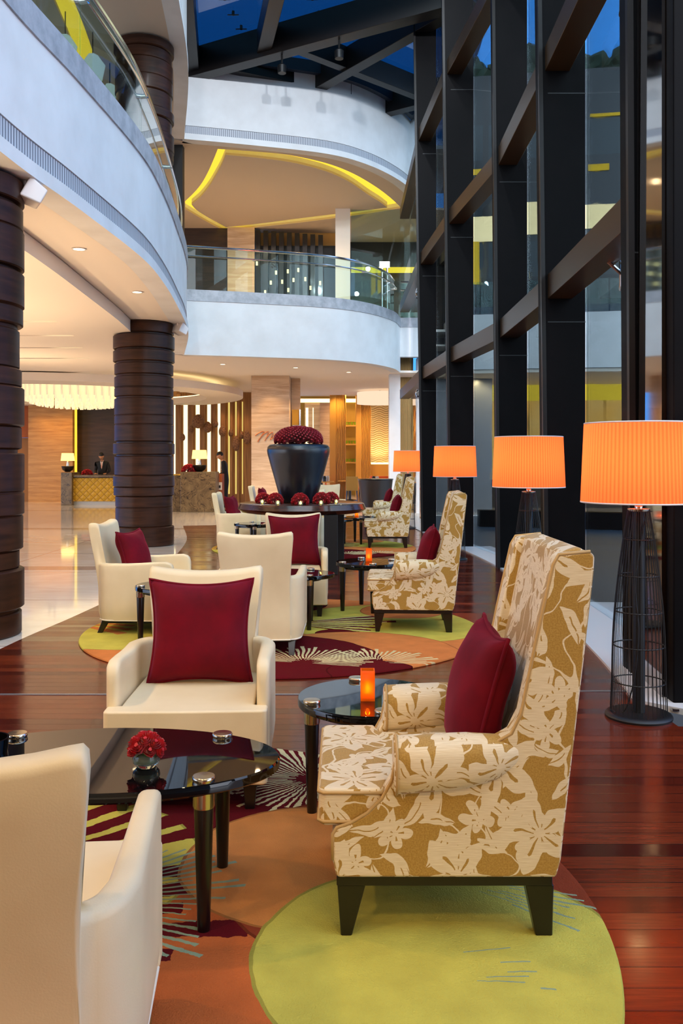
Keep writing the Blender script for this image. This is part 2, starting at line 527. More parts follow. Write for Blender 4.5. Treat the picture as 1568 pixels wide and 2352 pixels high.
M_rose = mat('dark red roses', hexc(150, 2, 24), .6, sheen=.15)
M_rosel = mat('red rose petals', hexc(184, 8, 20), .5, sheen=.15)
M_bowl = mat('clear bowl glass', hexc(225, 240, 225), .02, trans=.9, ior=1.3)
M_leaf = mat('green leaf', hexc(90, 140, 40), .4)
def f_slab(I):
    v = coords(); x, y, z = sep(v)
    n = noise(comb(x, y, z*6), 2.5, 5, .6, 1.5)
    link(mixc(n.step(.3, .7), hexc(40, 20, 14), hexc(86, 46, 30)), I['Base Color'])
M_slab = mat('dark live edge wood', rough=.22, coat=.4, build=f_slab)
M_skin = mat('skin', hexc(196, 140, 104), .5)
M_suit = mat('black suit cloth', hexc(16, 15, 20), .7)
M_shirt = mat('white shirt cotton', hexc(235, 232, 226), .7)
M_hair = mat('black hair', hexc(12, 10, 9), .5)
M_tie = mat('pink tie', hexc(215, 160, 150), .6)
M_egg = mat('woven brown wicker', rough=.7, build=lambda I: (link(mixc(noise(coords(), 26, 3).step(.35, .65), hexc(92, 58, 34), hexc(150, 106, 70)), I['Base Color']), link(bump(noise(coords(), 40, 2), .8, .03), I['Normal'])))
M_gl = mat('green drinking glass', hexc(120, 150, 20), .1)
M_ochair = mat('orange leather', hexc(226, 96, 36), .5)
M_bchair = mat('beige chair cloth', hexc(190, 160, 90), .6)
M_pinkdrum = emitmat('pale drum pendant', (1, .72, .5), .95)
M_whshade = emitmat('white lit shade', (.85, 1, 1), .55)
M_speaker = mat('white speaker plastic', hexc(225, 215, 210), .4)
M_out = mat('evening pavement', rough=.35, build=lambda I: link(mixc(noise(coords(), .6, 4).step(.3, .7), hexc(50, 60, 74), hexc(78, 90, 104)), I['Base Color']))
def f_bldg(I):
    x, y, z = sep(coords())
    band = (z*.3).fract()
    c = mixc(band.lt(.3), hexc(6, 26, 36), hexc(14, 40, 50))
    c = mixc((x*.25).fract().lt(.04), c, hexc(6, 16, 26))
    link(c, I['Base Color'])
M_bldg = mat('teal glass building', rough=.25, spec=.6, build=f_bldg)
def f_lit(I):
    x, y, z = sep(coords())
    c = mixc((x*1.7).fract().lt(.16), (1, .60, .2), (.2, .12, .04))
    c = mixc(noise(coords(), .7, 2).step(.35, .7), c, (1, .5, .1))
    link(c, I[0])
M_reflwin = emitmat('reflected restaurant glow', (1, .7, .25), 1.0, f_lit)  # glow imitating the restaurant's reflection in the facade glass
M_reflpale = emitmat('reflected pale ceiling glow', (1, .8, .45), 2.0)  # glow imitating lit ceilings mirrored in the facade glass
M_tree = mat('dark evening foliage', hexc(24, 46, 30), .8)
M_brownp = mat('brown leather', hexc(50, 38, 30), .45)

SKY, LOB, UPL, ENT, EXPO, UPW, FLD = 2.0, 120, 260, 110, 0.2, 115, 950

# ------------------------------------------------------------------ camera
cam = bpy.data.cameras.new('camera'); co = bpy.data.objects.new('camera', cam); COL.objects.link(co)
co.location = (0, 0, 1.5); co.rotation_euler = (pi/2, 0, 0)
cam.sensor_fit = 'HORIZONTAL'; cam.sensor_width = 36; cam.lens = 36*2035/1568; cam.shift_y = -118/1568
cam.clip_start = .05; cam.clip_end = 500
SC.camera = co

# ------------------------------------------------------------------ plan of the atrium
L = spline([(-2.7, -6), (-2.78, 0), (-2.8, 4), (-2.72, 7), (-2.57, 8.6), (-2.43, 10.6), (-2.46, 12), (-2.62, 14), (-2.95, 16.9), (-3.65, 20.4)], 7)
F = spline([(-3.65, 20.4), (-2.04, 20.83), (-.35, 21.4), (.66, 22.2), (1.35, 23.4), (1.62, 24.5)], 7)
Fup = spline([(-3.65, 20.4), (-2.04, 20.83), (-.35, 21.4), (.66, 22.2), (1.5, 23.4), (2.07, 24.7), (2.5, 26)], 7)
G = spline([(2.25, 5.0), (2.36, 6.2), (2.49, 7.57), (2.56, 9.3), (2.57, 12.26), (2.28, 15.3), (1.98, 18.5), (1.85, 21.5), (1.9, 25)], 8)
SI = spline([(1.82, 5.5), (1.91, 6.29), (1.98, 7.1), (2.15, 9.3), (2.19, 12.26), (1.98, 15.3), (1.68, 18.5), (1.55, 21.5), (1.6, 25)], 8)
def G_at(y):
    for a, b in zip(G, G[1:]):
        if a.y <= y <= b.y: return a.x+(b.x-a.x)*(y-a.y)/(b.y-a.y)
    return G[0].x
Z1, ZC1, ZC2, Z3, ZTOP = 3.94, 5.19, 5.45, 8.9, 10.8
ROOM = [(-18, 41), (-18, -6)]

# floors
woodpoly = [tuple(p) for p in L] + [tuple(p) for p in F[1:]] + [(1.8, 24.5)] + [(p.x+.06, p.y) for p in SI[::-1] if p.y < 24] + [(1.9, 5), (4, 4.9), (4, -6)]
struct('floor', fill([woodpoly], -.1, 0), M_wood)
marble = [tuple(p) for p in L] + [tuple(p) for p in F[1:]] + [(1.8, 24.5), (12, 24.5), (12, 41)] + ROOM
struct('floor_marble', fill([marble], -.1, 0), M_marble)
sill = [tuple(p) for p in SI] + [(p.x+.1, p.y) for p in G[::-1]]
struct('trim_sill', fill([sill], -.02, .018), M_sill)
bm = B()
for x0, x1, y in ((-2.7, -.2, 5.68), (.2, 1.86, 5.76)):
    box(bm, x0, x1, y-.012, y+.012, 0, .004)
struct('trim_floor_strip', bm, M_greyp)
g = [(p.x+.02, p.y) for p in G] + [(60, 25), (60, 80), (90, 80), (90, -30), (4.05, -30), (4.05, 4.9)]
struct('ground_outside', fill([g], -.2, -.03), M_out)

# ------------------------------------------------------------------ left and rear balconies
def fascia(path, z0, ztop, vent, name):
    sec = [(-.25, z0), (.03, z0), (.03, z0+.13), (0, z0+.13), (0, z0+.15)]
    if vent: sec += [(-.03, z0+.15), (-.03, z0+.33), (0, z0+.33)]
    sec += [(0, ztop), (-.25, ztop)]
    if not vent: sec = [(-.25, z0), (0, z0), (0, ztop), (-.25, ztop)]
    bm = B(); sweep(bm, path, sec)
    w = struct(name, bm, M_plaster, smooth=30)
    if vent:
        bm = B(); sweep(bm, path, [(-.028, z0+.155), (-.012, z0+.155), (-.012, z0+.325), (-.028, z0+.325)])
        obj('vent_grille', bm, M_vent, w)
    return w
def curb(path, name):
    bm = B(); sweep(bm, path, [(-.45, ZC1), (.02, ZC1), (.02, ZC2), (-.45, ZC2)])
    struct(name, bm, M_curb, smooth=30)
fascia(L, Z1, ZC1, True, 'wall_left')
fascia(F, Z1, ZC1, False, 'wall_rear')
curb(L, 'trim_left'); curb(F, 'trim_rear')
fascia(L, Z3, ZTOP, True, 'wall_left_upper')
fascia(Fup, Z3, ZTOP, True, 'wall_rear_upper')
# short return of the rear balcony towards the window wall
bm = B(); box(bm, 1.62, 2.6, 24.5, 24.75, 4.37, ZC1); struct('wall_rear_return', bm, M_plaster)
bm = B(); box(bm, 1.62, 2.6, 24.48, 24.9, ZC1, ZC2); struct('trim_rear_return', bm, M_curb)

def seg_path(path, y0, y1, x=False):
    return [p for p in path if y0 <= p.y <= y1]
def railing(path, n, label, caplow=True):
    t = thing('glass_balustrade', label, 'railing', (path[0].x, path[0].y, ZC2))
    o = Vector((path[0].x, path[0].y, ZC2))
    def loc(P): return [Vector((p.x-o.x, p.y-o.y)) for p in P]
    inn = loc(offset(path, -.18)); per = max(2, len(path)//n)
    i = 0
    while i < len(inn)-1:
        s = inn[i:i+per+1]
        if len(s) < 2: break
        s = [p.copy() for p in s]
        d = (s[-1]-s[-2]); s[-1] = s[-1]-d.normalized()*.012
        bm = B(); sweep(bm, s, [(-.008, 0), (.008, 0), (.008, 1.0), (-.008, 1.0)])
        obj('glass_panel', bm, M_rail, t)
        for k in (0, -1):
            a = s[k]; bm = B(); tube(bm, [(a.x, a.y, .80), (a.x+.09*(1 if k else 1), a.y-.02, .80)], .028, 10); obj('clamp', bm, M_chrome, t)
        i += per
    bm = B(); tube(bm, [(p.x, p.y, 1.03) for p in inn], .032, 8); obj('handrail', bm, M_chrome, t)
    low = [Vector((p.x-o.x, p.y-o.y)) for p in offset(path, -.1)]
    bm = B(); tube(bm, [(p.x, p.y, .80) for p in low], .018, 8); obj('lower_rail', bm, M_chrome, t)
    return t
railing(L[10:], 5, 'long curved glass railing on the left balcony with a chrome handrail')
railing(F, 5, 'curved glass railing on the rear balcony below the ceiling with the yellow outline')
railing([Vector((1.66, 24.55)), Vector((2.1, 24.56)), Vector((2.55, 24.57))], 1, 'short straight glass railing beside the dark window wall')

def region(extra): return [tuple(p) for p in offset(L, -.249)] + [tuple(p) for p in extra]
back29 = [tuple(p) for p in offset(F, -.249)[1:]] + [(3.4, 24.7), (6, 29.3), (-18, 29.3), (-18, -6)]
struct('ceiling', fill([region(back29)], Z1, Z1+.06), M_soffit)
struct('floor_upper', fill([region(back29)], 5.08, 5.15), M_marble)  # unseen top kept pale to bounce light up to the ceiling
# lower dropped panel over the lobby
dp = spline([(-3.3, -6), (-3.32, 4), (-3.36, 9.3), (-3.45, 12), (-3.62, 15.05), (-4.0, 18), (-4.8, 20.6), (-6.2, 22.2), (-8.6, 23)], 6)
slots = []
for y, xr in ((14.2, -4.56), (15.8, -4.78), (17.5, -5.12), (19.3, -5.5)):
    slots.append([(xr-3.4, y-.07), (xr, y-.07), (xr, y+.07), (xr-3.4, y+.07)])
struct('ceiling_dropped', fill([[tuple(p) for p in dp] + [(-18, 23), (-18, -6)]] + slots, 3.73, 3.93), M_soffit)
for i, s in enumerate(slots):
    bm = B(); box(bm, s[0][0]+.02, s[1][0]-.02, s[0][1]+.01, s[2][1]-.01, 3.86, 3.9)
    t = put(obj('linear_ceiling_light', bm, M_blackw, smooth=0), ['recessed slot light in the left ceiling nearest the viewer', 'second recessed slot light from the front in the left ceiling',
        'third recessed slot light from the front in the left ceiling', 'rearmost recessed slot light of the left ceiling'][i], 'ceiling light', group='slot lights in the lobby ceiling')
    bm = B(); box(bm, s[1][0]-.55, s[1][0]-.03, s[0][1]+.015, s[2][1]-.015, 3.80, 3.84); obj('lens', bm, M_strip, t)
# round canopy with the lit recess
CX, CY = -8.8, 27.6
circ = lambda r, n=64: [(CX+r*cos(2*pi*i/n), CY+r*sin(2*pi*i/n)) for i in range(n)]
struct('ceiling_round', fill([circ(5.7), circ(4.55)], 3.5, 3.7), M_soffit)
struct('ceiling_round_recess', fill([circ(5.2)], 4.05, 4.1), M_soffit)
struct('ceiling_reception', fill([[(-18, 23.05), (3, 29.3), (3, 33.2), (-18, 33.2)], circ(5.25)], 3.96, 4.02), M_soffit)
bm = B()
for r0, r1 in ((4.75, 4.95),):
    R = []
    for k in range(64):
        a = 2*pi*k/64; R.append((cos(a), sin(a)))
    loft(bm, [[(CX+r*c, CY+r*s, z) for c, s in R] for r, z in ((r0, 3.72), (r1, 3.72), (r1, 3.76), (r0, 3.76), (r0, 3.72))], True, False)
struct('trim_cove_light', bm, M_coveW)

# ------------------------------------------------------------------ third level ceiling with the yellow outline
outer = [(500, 342), (585, 348), (650, 354), (705, 364), (760, 378), (812, 399), (860, 427), (895, 453), (922, 478), (820, 494), (700, 510), (600, 521), (517, 531), (478, 511), (440, 489), (425, 480), (425, 462), (445, 443), (463, 421), (478, 394), (490, 367)]
inner = [(518, 356), (585, 362), (650, 370), (700, 380), (755, 396), (802, 418), (845, 447), (872, 464), (889, 477), (800, 488), (700, 500), (600, 513), (519, 522), (482, 502), (452, 483), (440, 470), (460, 453), (479, 430), (495, 404), (508, 380)]
def ceilpx(P, z): return [((x-784)*(z-1.5)/(1058-y), (z-1.5)*2035/(1058-y)) for x, y in P]
def smooth_loop(px, corners):
    P = [Vector(p) for p in px]; n = len(P); cs = sorted(px.index(c) for c in corners); out = []
    for a, b in zip(cs, cs[1:]+[cs[0]+n]):
        seg = [P[i % n] for i in range(a, b+1)]
        out += spline(seg, 4)[:-1] if len(seg) > 2 else seg[:-1]
    return [tuple(p) for p in out]
outer = smooth_loop(outer, [(500, 342), (922, 478), (517, 531), (425, 480), (425, 462)])
inner = smooth_loop(inner, [(518, 356), (889, 477), (519, 522), (440, 470)])
co_, ci_ = ceilpx(outer, Z3), ceilpx(inner, Z3)
lc0 = spline([(-4.25, 13.0), (-4.3, 14.2), (-4.5, 16.05), (-4.85, 18.2), (-5.3, 20)], 5)
lcl = [tuple(p) for p in lc0] + [(p.x-.32, p.y) for p in lc0[::-1]]
back3 = [tuple(p) for p in offset(Fup, -.249)[1:]] + [(3.4, 26.2), (3.4, 30.5), (-18, 30.5), (-18, -6)]
struct('ceiling_upper', fill([region(back3), co_, ci_, lcl], Z3, Z3+.06), M_brownceil)
struct('ceiling_roof_slab', fill([region(back3)], ZTOP-.1, ZTOP), M_plaster)
def grow(P, k):
    cx = sum(p[0] for p in P)/len(P); cy = sum(p[1] for p in P)/len(P)
    return [(cx+(p[0]-cx)*k, cy+(p[1]-cy)*k) for p in P]
tr = struct('trim_cove_rear', fill([grow(co_, 1.006), grow(ci_, .99)], Z3+.17, Z3+.2), M_cove)
for lp in ([grow(co_, 1.008), co_], [ci_, grow(ci_, .985)]):
    obj('cove_side', fill(lp, Z3+.06, Z3+.17), M_plaster, tr)
bm = B(); sweep(bm, offset(lc0, -.16), [(-.2, Z3+.16), (.2, Z3+.16), (.2, Z3+.19), (-.2, Z3+.19)]); struct('trim_cove_left', bm, M_cove)

# ------------------------------------------------------------------ banded columns
def column(x, y, r, z0, z1, name, seed):
    rn = random.Random(seed); prof = []; z = z0
    while z < z1-.05:
        h = rn.choice((.16, .2, .24, .3, .34)); h = min(h, z1-z); k = r+rn.choice((-.018, 0, .012, .022))
        prof += [(k-.012, z+.004), (k, z+.014), (k, z+h-.014), (k-.012, z+h-.004)]
        if rn.random() < .45 and z+h+.03 < z1:
            prof += [(r-.035, z+h-.002), (r-.035, z+h+.026)]; z += .028
        z += h
    bm = B(); lathe(bm, prof, 64, (x, y, 0)); return struct(name, bm, M_column, smooth=30)
column(-3.30, 7.62, .52, 0, Z1, 'column', 3)
column(-3.52, 15.8, .515, 0, Z1, 'column', 5)
column(-3.52, 15.8, .505, 5.1, Z3, 'column_upper', 8)
# ------------------------------------------------------------------ window wall: fins, transoms, panes, spider fittings
FY = [6.2, 9.3, 12.26, 15.3, 18.5]
FB = [2.03, 2.145, 2.165, 1.865, 1.675]
FT = [1.97, 2.01, 2.06, 1.72, 1.5]
for i, y in enumerate(FY):
    g = G_at(y); th = .2; bm = B()
    P = [(FB[i], 0.0), (g, 0.0), (g, 11.2), (FT[i], 11.2)]
    prism(bm, P, y, y+th, 'y')
    f = struct('trim_fin', bm, M_fin, bevel=.008, bseg=1)
    bm = B(); prism(bm, [(FB[i]-.012, 0.0), (FB[i]+.03, 0.0), (FT[i]+.03, 11.2), (FT[i]-.012, 11.2)], y-.02, y+.03, 'y'); obj('edge_flange', bm, M_beam, f)
    bm = B()
    for z in (2.95, 5.35, 7.9): box(bm, FB[i]+.02, g, y-.003, y+.02, z, z+.012)
    obj('joint', bm, M_blackw, f)
def fx(i, z): return FB[i]+(FT[i]-FB[i])*z/11.2
ENDS = FY+[24.4]
for i in range(5):
    y0, y1 = FY[i]+.2, ENDS[i+1]
    w = None
    bm = B(); ys = [y0, y0+(y1-y0)*.42, y1]
    for a, b in zip(ys, ys[1:]):
        a += .008; b -= .008
        xa, xb = G_at(a), G_at(b)
        prism(bm, [(xa, a), (xb, b), (xb+.014, b), (xa+.014, a)], .018, 11.0, 'z')
    w = struct('window_%d' % (i+1), bm, M_glass, smooth=0)
    for z in (3.33, 5.72, 8.3):
        bm = B()
        xa = fx(i, z)+.06; xb = (fx(i+1, z) if i < 4 else 1.55)+.06
        loft(bm, [[(xa, y0-.05, z-.13), (xa+.26, y0-.05, z-.13), (xa+.26, y0-.05, z+.13), (xa, y0-.05, z+.13)],
                  [(xb, y1+.05, z-.13), (xb+.26, y1+.05, z-.13), (xb+.26, y1+.05, z+.13), (xb, y1+.05, z+.13)]])
        obj('transom', bm, M_transom, w, smooth=0, bevel=.006, bseg=1)
        for yy in (ys[1],) if i else (y0+.75, ys[1]):
            g = G_at(yy); bm = B(); zz = z-.22
            tube(bm, [(xa+.2, yy, z-.1), (g-.09, yy, zz)], .018, 8)
            for dy, dz in ((.1, .1), (-.1, .1), (.1, -.1), (-.1, -.1)):
                tube(bm, [(g-.09, yy, zz), (g-.06, yy+dy, zz+dz)], .014, 6)
                tube(bm, [(g-.07, yy+dy, zz+dz), (g-.004, yy+dy, zz+dz)], .032, 10)
            obj('spider_fitting', bm, M_chrome, w)
# polished panel and post at the right edge
bm = B(); prism(bm, [(2.005, 5.55), (2.062, 6.19), (2.12, 6.19), (2.06, 5.55)], 0, 11, 'z'); struct('wall_right', bm, M_smoke, smooth=0)
bm = B(); box(bm, 2.03, 2.75, 5.42, 5.545, 0, 11.2); struct('trim_post', bm, M_fin, bevel=.008, bseg=1)
bm = B(); box(bm, 1.98, 2.02, 5.3, 6.2, 0, .012); struct('trim_threshold', bm, M_chrome)

# ------------------------------------------------------------------ glass roof
bm = B(); box(bm, -7, 3.2, 16.6, 27, 11.05, 11.075); struct('window_6', bm, M_roofg)
bm = B(); box(bm, -7, 3.2, -3, 16.55, 11.05, 11.075); struct('window_7', bm, M_rail)  # unseen front stretch left clear so more sky light enters
def beam(name, a, b, w, z0, z1, m=M_beam):
    d = (Vector(b)-Vector(a)).normalized(); n = Vector((-d.y, d.x))*w/2
    a, b = Vector(a), Vector(b); bm = B()
    prism(bm, [tuple(a+n), tuple(b+n), tuple(b-n), tuple(a-n)], z0, z1, 'z'); return struct(name, bm, m, smooth=0, bevel=.01, bseg=1)
BM = [((-4.3, 21.05), (2.6, 17.15), .34, 10.35), ((-1.0, 22.0), (2.7, 17.2), .3, 10.45), ((.45, 23.45), (3.0, 21.7), .3, 10.45), ((-2.75, 15.0), (-3.45, 20.6), .3, 10.45),
      ((-.9, 15.4), (-1.75, 19.7), .3, 10.45), ((-1.2, 19.3), (2.9, 22.9), .24, 10.5), ((-2.6, 20.5), (.2, 21.9), .24, 10.5), ((-4.2, 17.6), (2.6, 12.5), .34, 10.35), ((1.5, 12), (2.6, 16), .24, 10.5)]
for a, b, w, z in BM: beam('beam_roof', a, b, w, z, 11.0)
fe = offset(Fup, .1); bm = B(); sweep(bm, fe, [(-.02, 10.72), (.12, 10.72), (.12, 11.0), (-.02, 11.0)]); struct('beam_roof_edge', bm, M_blue)
for k, (x, y) in enumerate(((-1.3, 19.35), (-.05, 18.65))):
    t = thing('roof_spotlight', ['small black spotlight under the big slanting roof beam, left one', 'small black spotlight under the big slanting roof beam, right one'][k], 'spotlight', (x, y, 10.1))
    bm = B(); lathe(bm, [(.0, -.14), (.09, -.14), (.1, .02), (.05, .06), (0, .06)], 16); obj('housing', bm, M_blackw, t)
    bm = B(); tube(bm, [(0, 0, .05), (0, 0, .28)], .022, 8); obj('stem', bm, M_blackw, t)
bm = B()
for k in range(9):
    y = 18.2+k*.62
    for x in (-2.4+k*.1, -.6+k*.12, .9):
        tube(bm, [(x, y, 11.05), (x, y, 10.96)], .03, 8); tube(bm, [(x-.12, y, 10.97), (x+.12, y, 10.97)], .012, 6)
struct('trim_roof_fitting', bm, M_beam)

# ------------------------------------------------------------------ upper rear lounge seen above the rear balcony
YB = 28.2
X = lambda px, d: (px-784)*d/2035
bm = B(); box(bm, -18, X(523, YB), YB, YB+.2, 5.1, Z3); struct('wall_upper_left', bm, M_walnut)
bm = B(); box(bm, X(523, YB), X(585, YB), YB-.1, YB+.2, 5.1, Z3); struct('wall_upper_pillar', bm, M_trav)
bm = B(); box(bm, X(585, YB), X(770, YB), YB+.25, YB+.4, 5.1, Z3-.5); struct('wall_upper_screen', bm, M_blackw)
bm = B(); box(bm, X(585, YB), X(770, YB), YB+.6, YB+.7, 5.1, Z3); struct('wall_upper_back', bm, M_gold)
bm = B(); box(bm, X(770, 26), X(804, 26), 26, 27, 5.1, Z3); struct('wall_upper_column', bm, M_soffit)
bm = B(); box(bm, X(804, 26.3), 3.4, 30, 30.2, 5.1, Z3); struct('wall_upper_right', bm, M_brownp)
bm = B(); box(bm, -4.05, -3.72, 20.75, 21.0, 5.4, Z3); struct('trim_mullion', bm, M_blackw)
scr = thing('slatted_screen', 'tall black slatted screen with small gold lights behind the rear balcony', 'screen', (X(660, YB), YB, 5.15))
for k in range(9):
    xx = X(592+k*18, YB)-X(660, YB); bm = B(); box(bm, xx-.075, xx+.075, -.02, .2, 0, Z3-5.15-.06-.02*k); obj('slat', bm, M_black, scr, smooth=0)
for px, py in ((634, 626), (661, 623), (685, 620), (622, 649), (648, 647), (674, 643), (701, 641), (609, 671), (662, 666), (713, 661), (590, 605), (735, 650)):
    z = 1.5+(1058-py)*(YB-.05)/2035-5.15; xx = X(px, YB)-X(660, YB); bm = B(); box(bm, xx-.03, xx+.03, -.06, -.021, z-.06, z+.06); obj('gold_light', bm, M_coveW, scr, smooth=0)
gd = thing('glass_door', 'frameless glass door with T shaped steel pulls on the rear balcony', 'door', (X(880, 25.6), 25.6, 5.15))
bm = B(); box(bm, X(806, 26)-X(880, 25.6), 1.4, 0, .014, 0, 3.6); obj('glass_panel', bm, M_rail, gd)
for px in (877, 889):
    xx = X(px, 25.5)-X(880, 25.6); bm = B(); tube(bm, [(xx, -.07, .15), (xx, -.07, 2.05)], .03, 8); box(bm, xx-.07, xx+.07, -.1, -.04, 1.9, 2.08); obj('pull_handle', bm, M_chrome, gd)
bm = B(); box(bm, X(806, 29.5), 2.6, 29.3, 29.5, 7.75, 7.9); struct('trim_upper_cove', bm, M_cove)
for k, (px, py, d, s) in enumerate(((150, 92, 14.6, .2), (213, 112, 15.3, .22), (252, 100, 16.5, .2), (284, 145, 17.2, .2))):
    # faceted white shades over the left balcony
    x = X(px, d); z = min(1.5+(1058-py)*d/2035, 8.3)
    t = thing('faceted_pendant', ['white faceted pendant shade above the left balcony, nearest the front', 'white faceted pendant shade, second from the front above the left balcony', 'white faceted pendant shade, third from the front above the left balcony', 'white faceted pendant shade nearest the upper banded column'][k], 'pendant lamp', (x, d, z), group='white pendants above the left balcony')
    bm = B(); lathe(bm, [(.12*s/.3, .2), (s, .02), (s*.75, -.24), (.1, -.3)], 6); obj('lamp_shade', bm, M_whshade, t, smooth=0)
    bm = B(); tube(bm, [(0, 0, .2), (0, 0, Z3-z)], .01, 6); obj('cord', bm, M_blackw, t)
# speakers under the left balcony
for k, (px, py, d) in enumerate(((75, 446, 7.75), (414, 757, 15.75))):
    x = X(px, d); z = 1.5+(1058-py)*d/2035
    t = thing('wall_speaker', ['white box speaker bracketed under the left balcony beside the front column', 'small white box speaker under the left balcony past the second column'][k], 'speaker', (x, d, z), [.5, .9][k])
    bm = B(); prism(bm, [(-.09, -.1), (.09, -.07), (.09, .07), (-.09, .1)], -.11, .11, 'y')
    M = Matrix.Rotation(radians(28), 4, 'Y')
    for v in bm.verts: v.co = M @ v.co
    obj('cabinet', bm, M_speaker, t, bevel=.015)
    bm = B(); tube(bm, [(-.05, 0, .05), (-.06, 0, Z1-z)], .02, 8); obj('bracket', bm, M_speaker, t)
# downlights in the soffit
DL = [(-3.0, 5.5, Z1), (-3.02, 10.2, Z1), (-2.95, 12.8, Z1), (-3.75, 18.8, Z1), (-3.0, 22.4, Z1), (-1.2, 23.2, Z1), (.2, 24.4, Z1)]
for k, (x, y, z) in enumerate(DL):
    t = put(obj('downlight', lathe(B(), [(.07, -.012), (.085, -.012), (.085, .0), (.07, .0)], 20, caps=False), M_speaker), 'small round recessed downlight in the cream balcony soffit', 'downlight', 'recessed downlights in the soffit')
    t.location = (x, y, z)
    obj('lens', lathe(B(), [(.068, -.006), (.0, -.006)], 20, caps=False), M_dot, t)

# ------------------------------------------------------------------ reception hall
D1 = 32.6
bm = B(); box(bm, X(78, D1)-.0, X(178, D1), D1-.6, D1, 0, 4); struct('wall_travertine', bm, M_travlit)
bm = B(); box(bm, X(178, D1), X(400, D1), D1, D1+.2, 0, 4); struct('wall_reception', bm, M_walnut)
bm = B(); box(bm, X(172, 32), X(177, 32), 31.96, 32.0, 0.1, 3.9); struct('trim_reception_light', bm, M_cove)
bm = B(); box(bm, -18, X(78, D1)+.05, D1-.3, D1+.2, 2.35, 4); box(bm, -18, X(50, D1)-.3, D1-.3, D1+.2, 0, 2.35); struct('wall_lobby_left', bm, M_orange)
bm = B(); box(bm, X(40, D1)-1, X(76, D1), D1-.1, D1-.02, 0, 2.34); struct('door_1', bm, M_ochre)
# slatted reception wall with light strips and wicker eggs
YS = 31.8
bm = B(); box(bm, X(396, YS), X(600, YS), YS+.12, YS+.3, 0, 4); struct('wall_slatted', bm, M_slat)
zpx = lambda py, d: 1.5+(1058-py)*d/2035
strips = [(400, 3), (425, 9), (453, 8.5), (479, 7.5), (502, 5.5), (525, 3.5), (541, 3), (556, 2)]
for px, w in strips:
    bm = B(); x = X(px, YS); h = w*YS/2035/2; box(bm, x-h, x+h, YS+.06, YS+.13, .3, 3.62); struct('trim_light_strip', bm, M_strip if px < 520 else M_strip2)
for a, b in zip(strips, strips[1:]):
    p0, p1 = X(a[0], YS)+a[1]*YS/4070+.03, X(b[0], YS)-b[1]*YS/4070-.03
    bm = B(); box(bm, p0, p1-.06, YS, YS+.12, 0, 3.9); struct('trim_slat', bm, M_slat, bevel=.01)
eggs = [(163, 605, 33, 45, 'lowest at the left end'), (265, 515, 30, 50, 'small, left of the biggest one'), (350, 425, 72, 82, 'the biggest of all'), (455, 490, 45, 65, 'just right of the biggest'), (540, 450, 33, 45, 'small and high, third from the biggest'),
        (623, 535, 43, 65, 'above the standing receptionist'), (718, 555, 30, 48, 'small, in the middle of the row'), (778, 675, 43, 90, 'long, hanging lowest'), (840, 580, 25, 48, 'thin, left of the tall one'), (898, 605, 38, 85, 'tall, near the travertine pillar'), (948, 645, 18, 42, 'half hidden by the travertine pillar')]
for ex, ey, rw, rh, w in eggs:
    px, py = 380+ex/4.9, 880+ey/4.9; s = 30.9/2035/4.9
    bm = B(); bmesh.ops.create_icosphere(bm, subdivisions=3, radius=1)
    for v in bm.verts:
        k = 1-.12*v.co.z
        v.co = Vector((v.co.x*rw*s*k, v.co.y*rw*s*k*.8, v.co.z*rh*s))
    o = put(obj('wicker_egg', bm, M_egg), 'brown wicker egg on the slatted wall, '+w, 'wall ornament', 'wicker eggs on the slatted wall')
    o.location = (X(px, 31.2), 31.2+ (.6-rw*s*.8-.06 if rw*s < .5 else .0), zpx(py, 31.2))
    bm = B(); tube(bm, [(0, 0, 0), (0, .62-(o.location.y-31.2), 0)], .02, 6); obj('pin', bm, M_black, o)

# chandelier of crystal rods
ch = thing('crystal_chandelier', 'wide oval chandelier of hanging crystal rods in the round ceiling recess', 'chandelier', (-8.15, 27.6, 4.05))
bm = B(); lathe(bm, [(1.7, -.1), (1.75, -.1), (1.75, 0), (1.7, 0)], 48, sy=1, caps=True); obj('canopy_plate', bm, M_chrome, ch)
rows = [(1.75, 48, -.62), (1.62, 44, -.72), (1.45, 40, -.80), (1.25, 34, -.86), (1.0, 26, -.9), (.7, 18, -.93), (.35, 9, -.95)]
bm = B(); cnt = 0
for r, n, zb in rows:
    for k in range(n):
        a = 2*pi*(k+.5*(n % 2))/n; x, y = r*cos(a), r*sin(a)
        if r > 1.7 and sin(a) < .35 and cnt < 48:
            b2 = B(); tube(b2, [(x, y, -.1), (x, y, zb)], [.05, .035], 6); obj('crystal_rod', b2, M_crystal, ch); cnt += 1
        else: tube(bm, [(x, y, -.1), (x, y, zb)], [.05, .035], 6)
o = obj('crystal_rods', bm, M_crystal, ch); o['kind'] = 'stuff'

# desks
d1 = thing('reception_desk', 'reception desk with a quilted gold leather front and a marble end pillar', 'desk', (X(150, 30), 30, 0))
x0 = X(150, 30)
bm = B(); box(bm, X(143, 30)-x0, X(168, 30)-x0, -.15, .75, 0, zpx(1085, 30)); obj('end_pillar', bm, M_bmarble, d1, bevel=.01)
bm = B(); box(bm, X(167, 30)-x0, X(285, 30)-x0, .02, .12, .12, zpx(1098, 30)); obj('quilted_front', bm, M_quilt, d1, bevel=.01)
bm = B(); box(bm, X(167, 30)-x0, X(285, 30)-x0, -.03, .72, zpx(1097, 30), zpx(1091, 30)); obj('desk_top', bm, M_bmarble, d1, bevel=.01)
bm = B(); box(bm, X(168, 30)-x0, X(285, 30)-x0, .1, .66, 0, .12); obj('plinth', bm, M_sill, d1)
d2 = thing('reception_desk', 'solid veined brown marble reception desk right of the second banded column', 'desk', (X(450, 25.8), 25.8, 0))
x0 = X(450, 25.8)
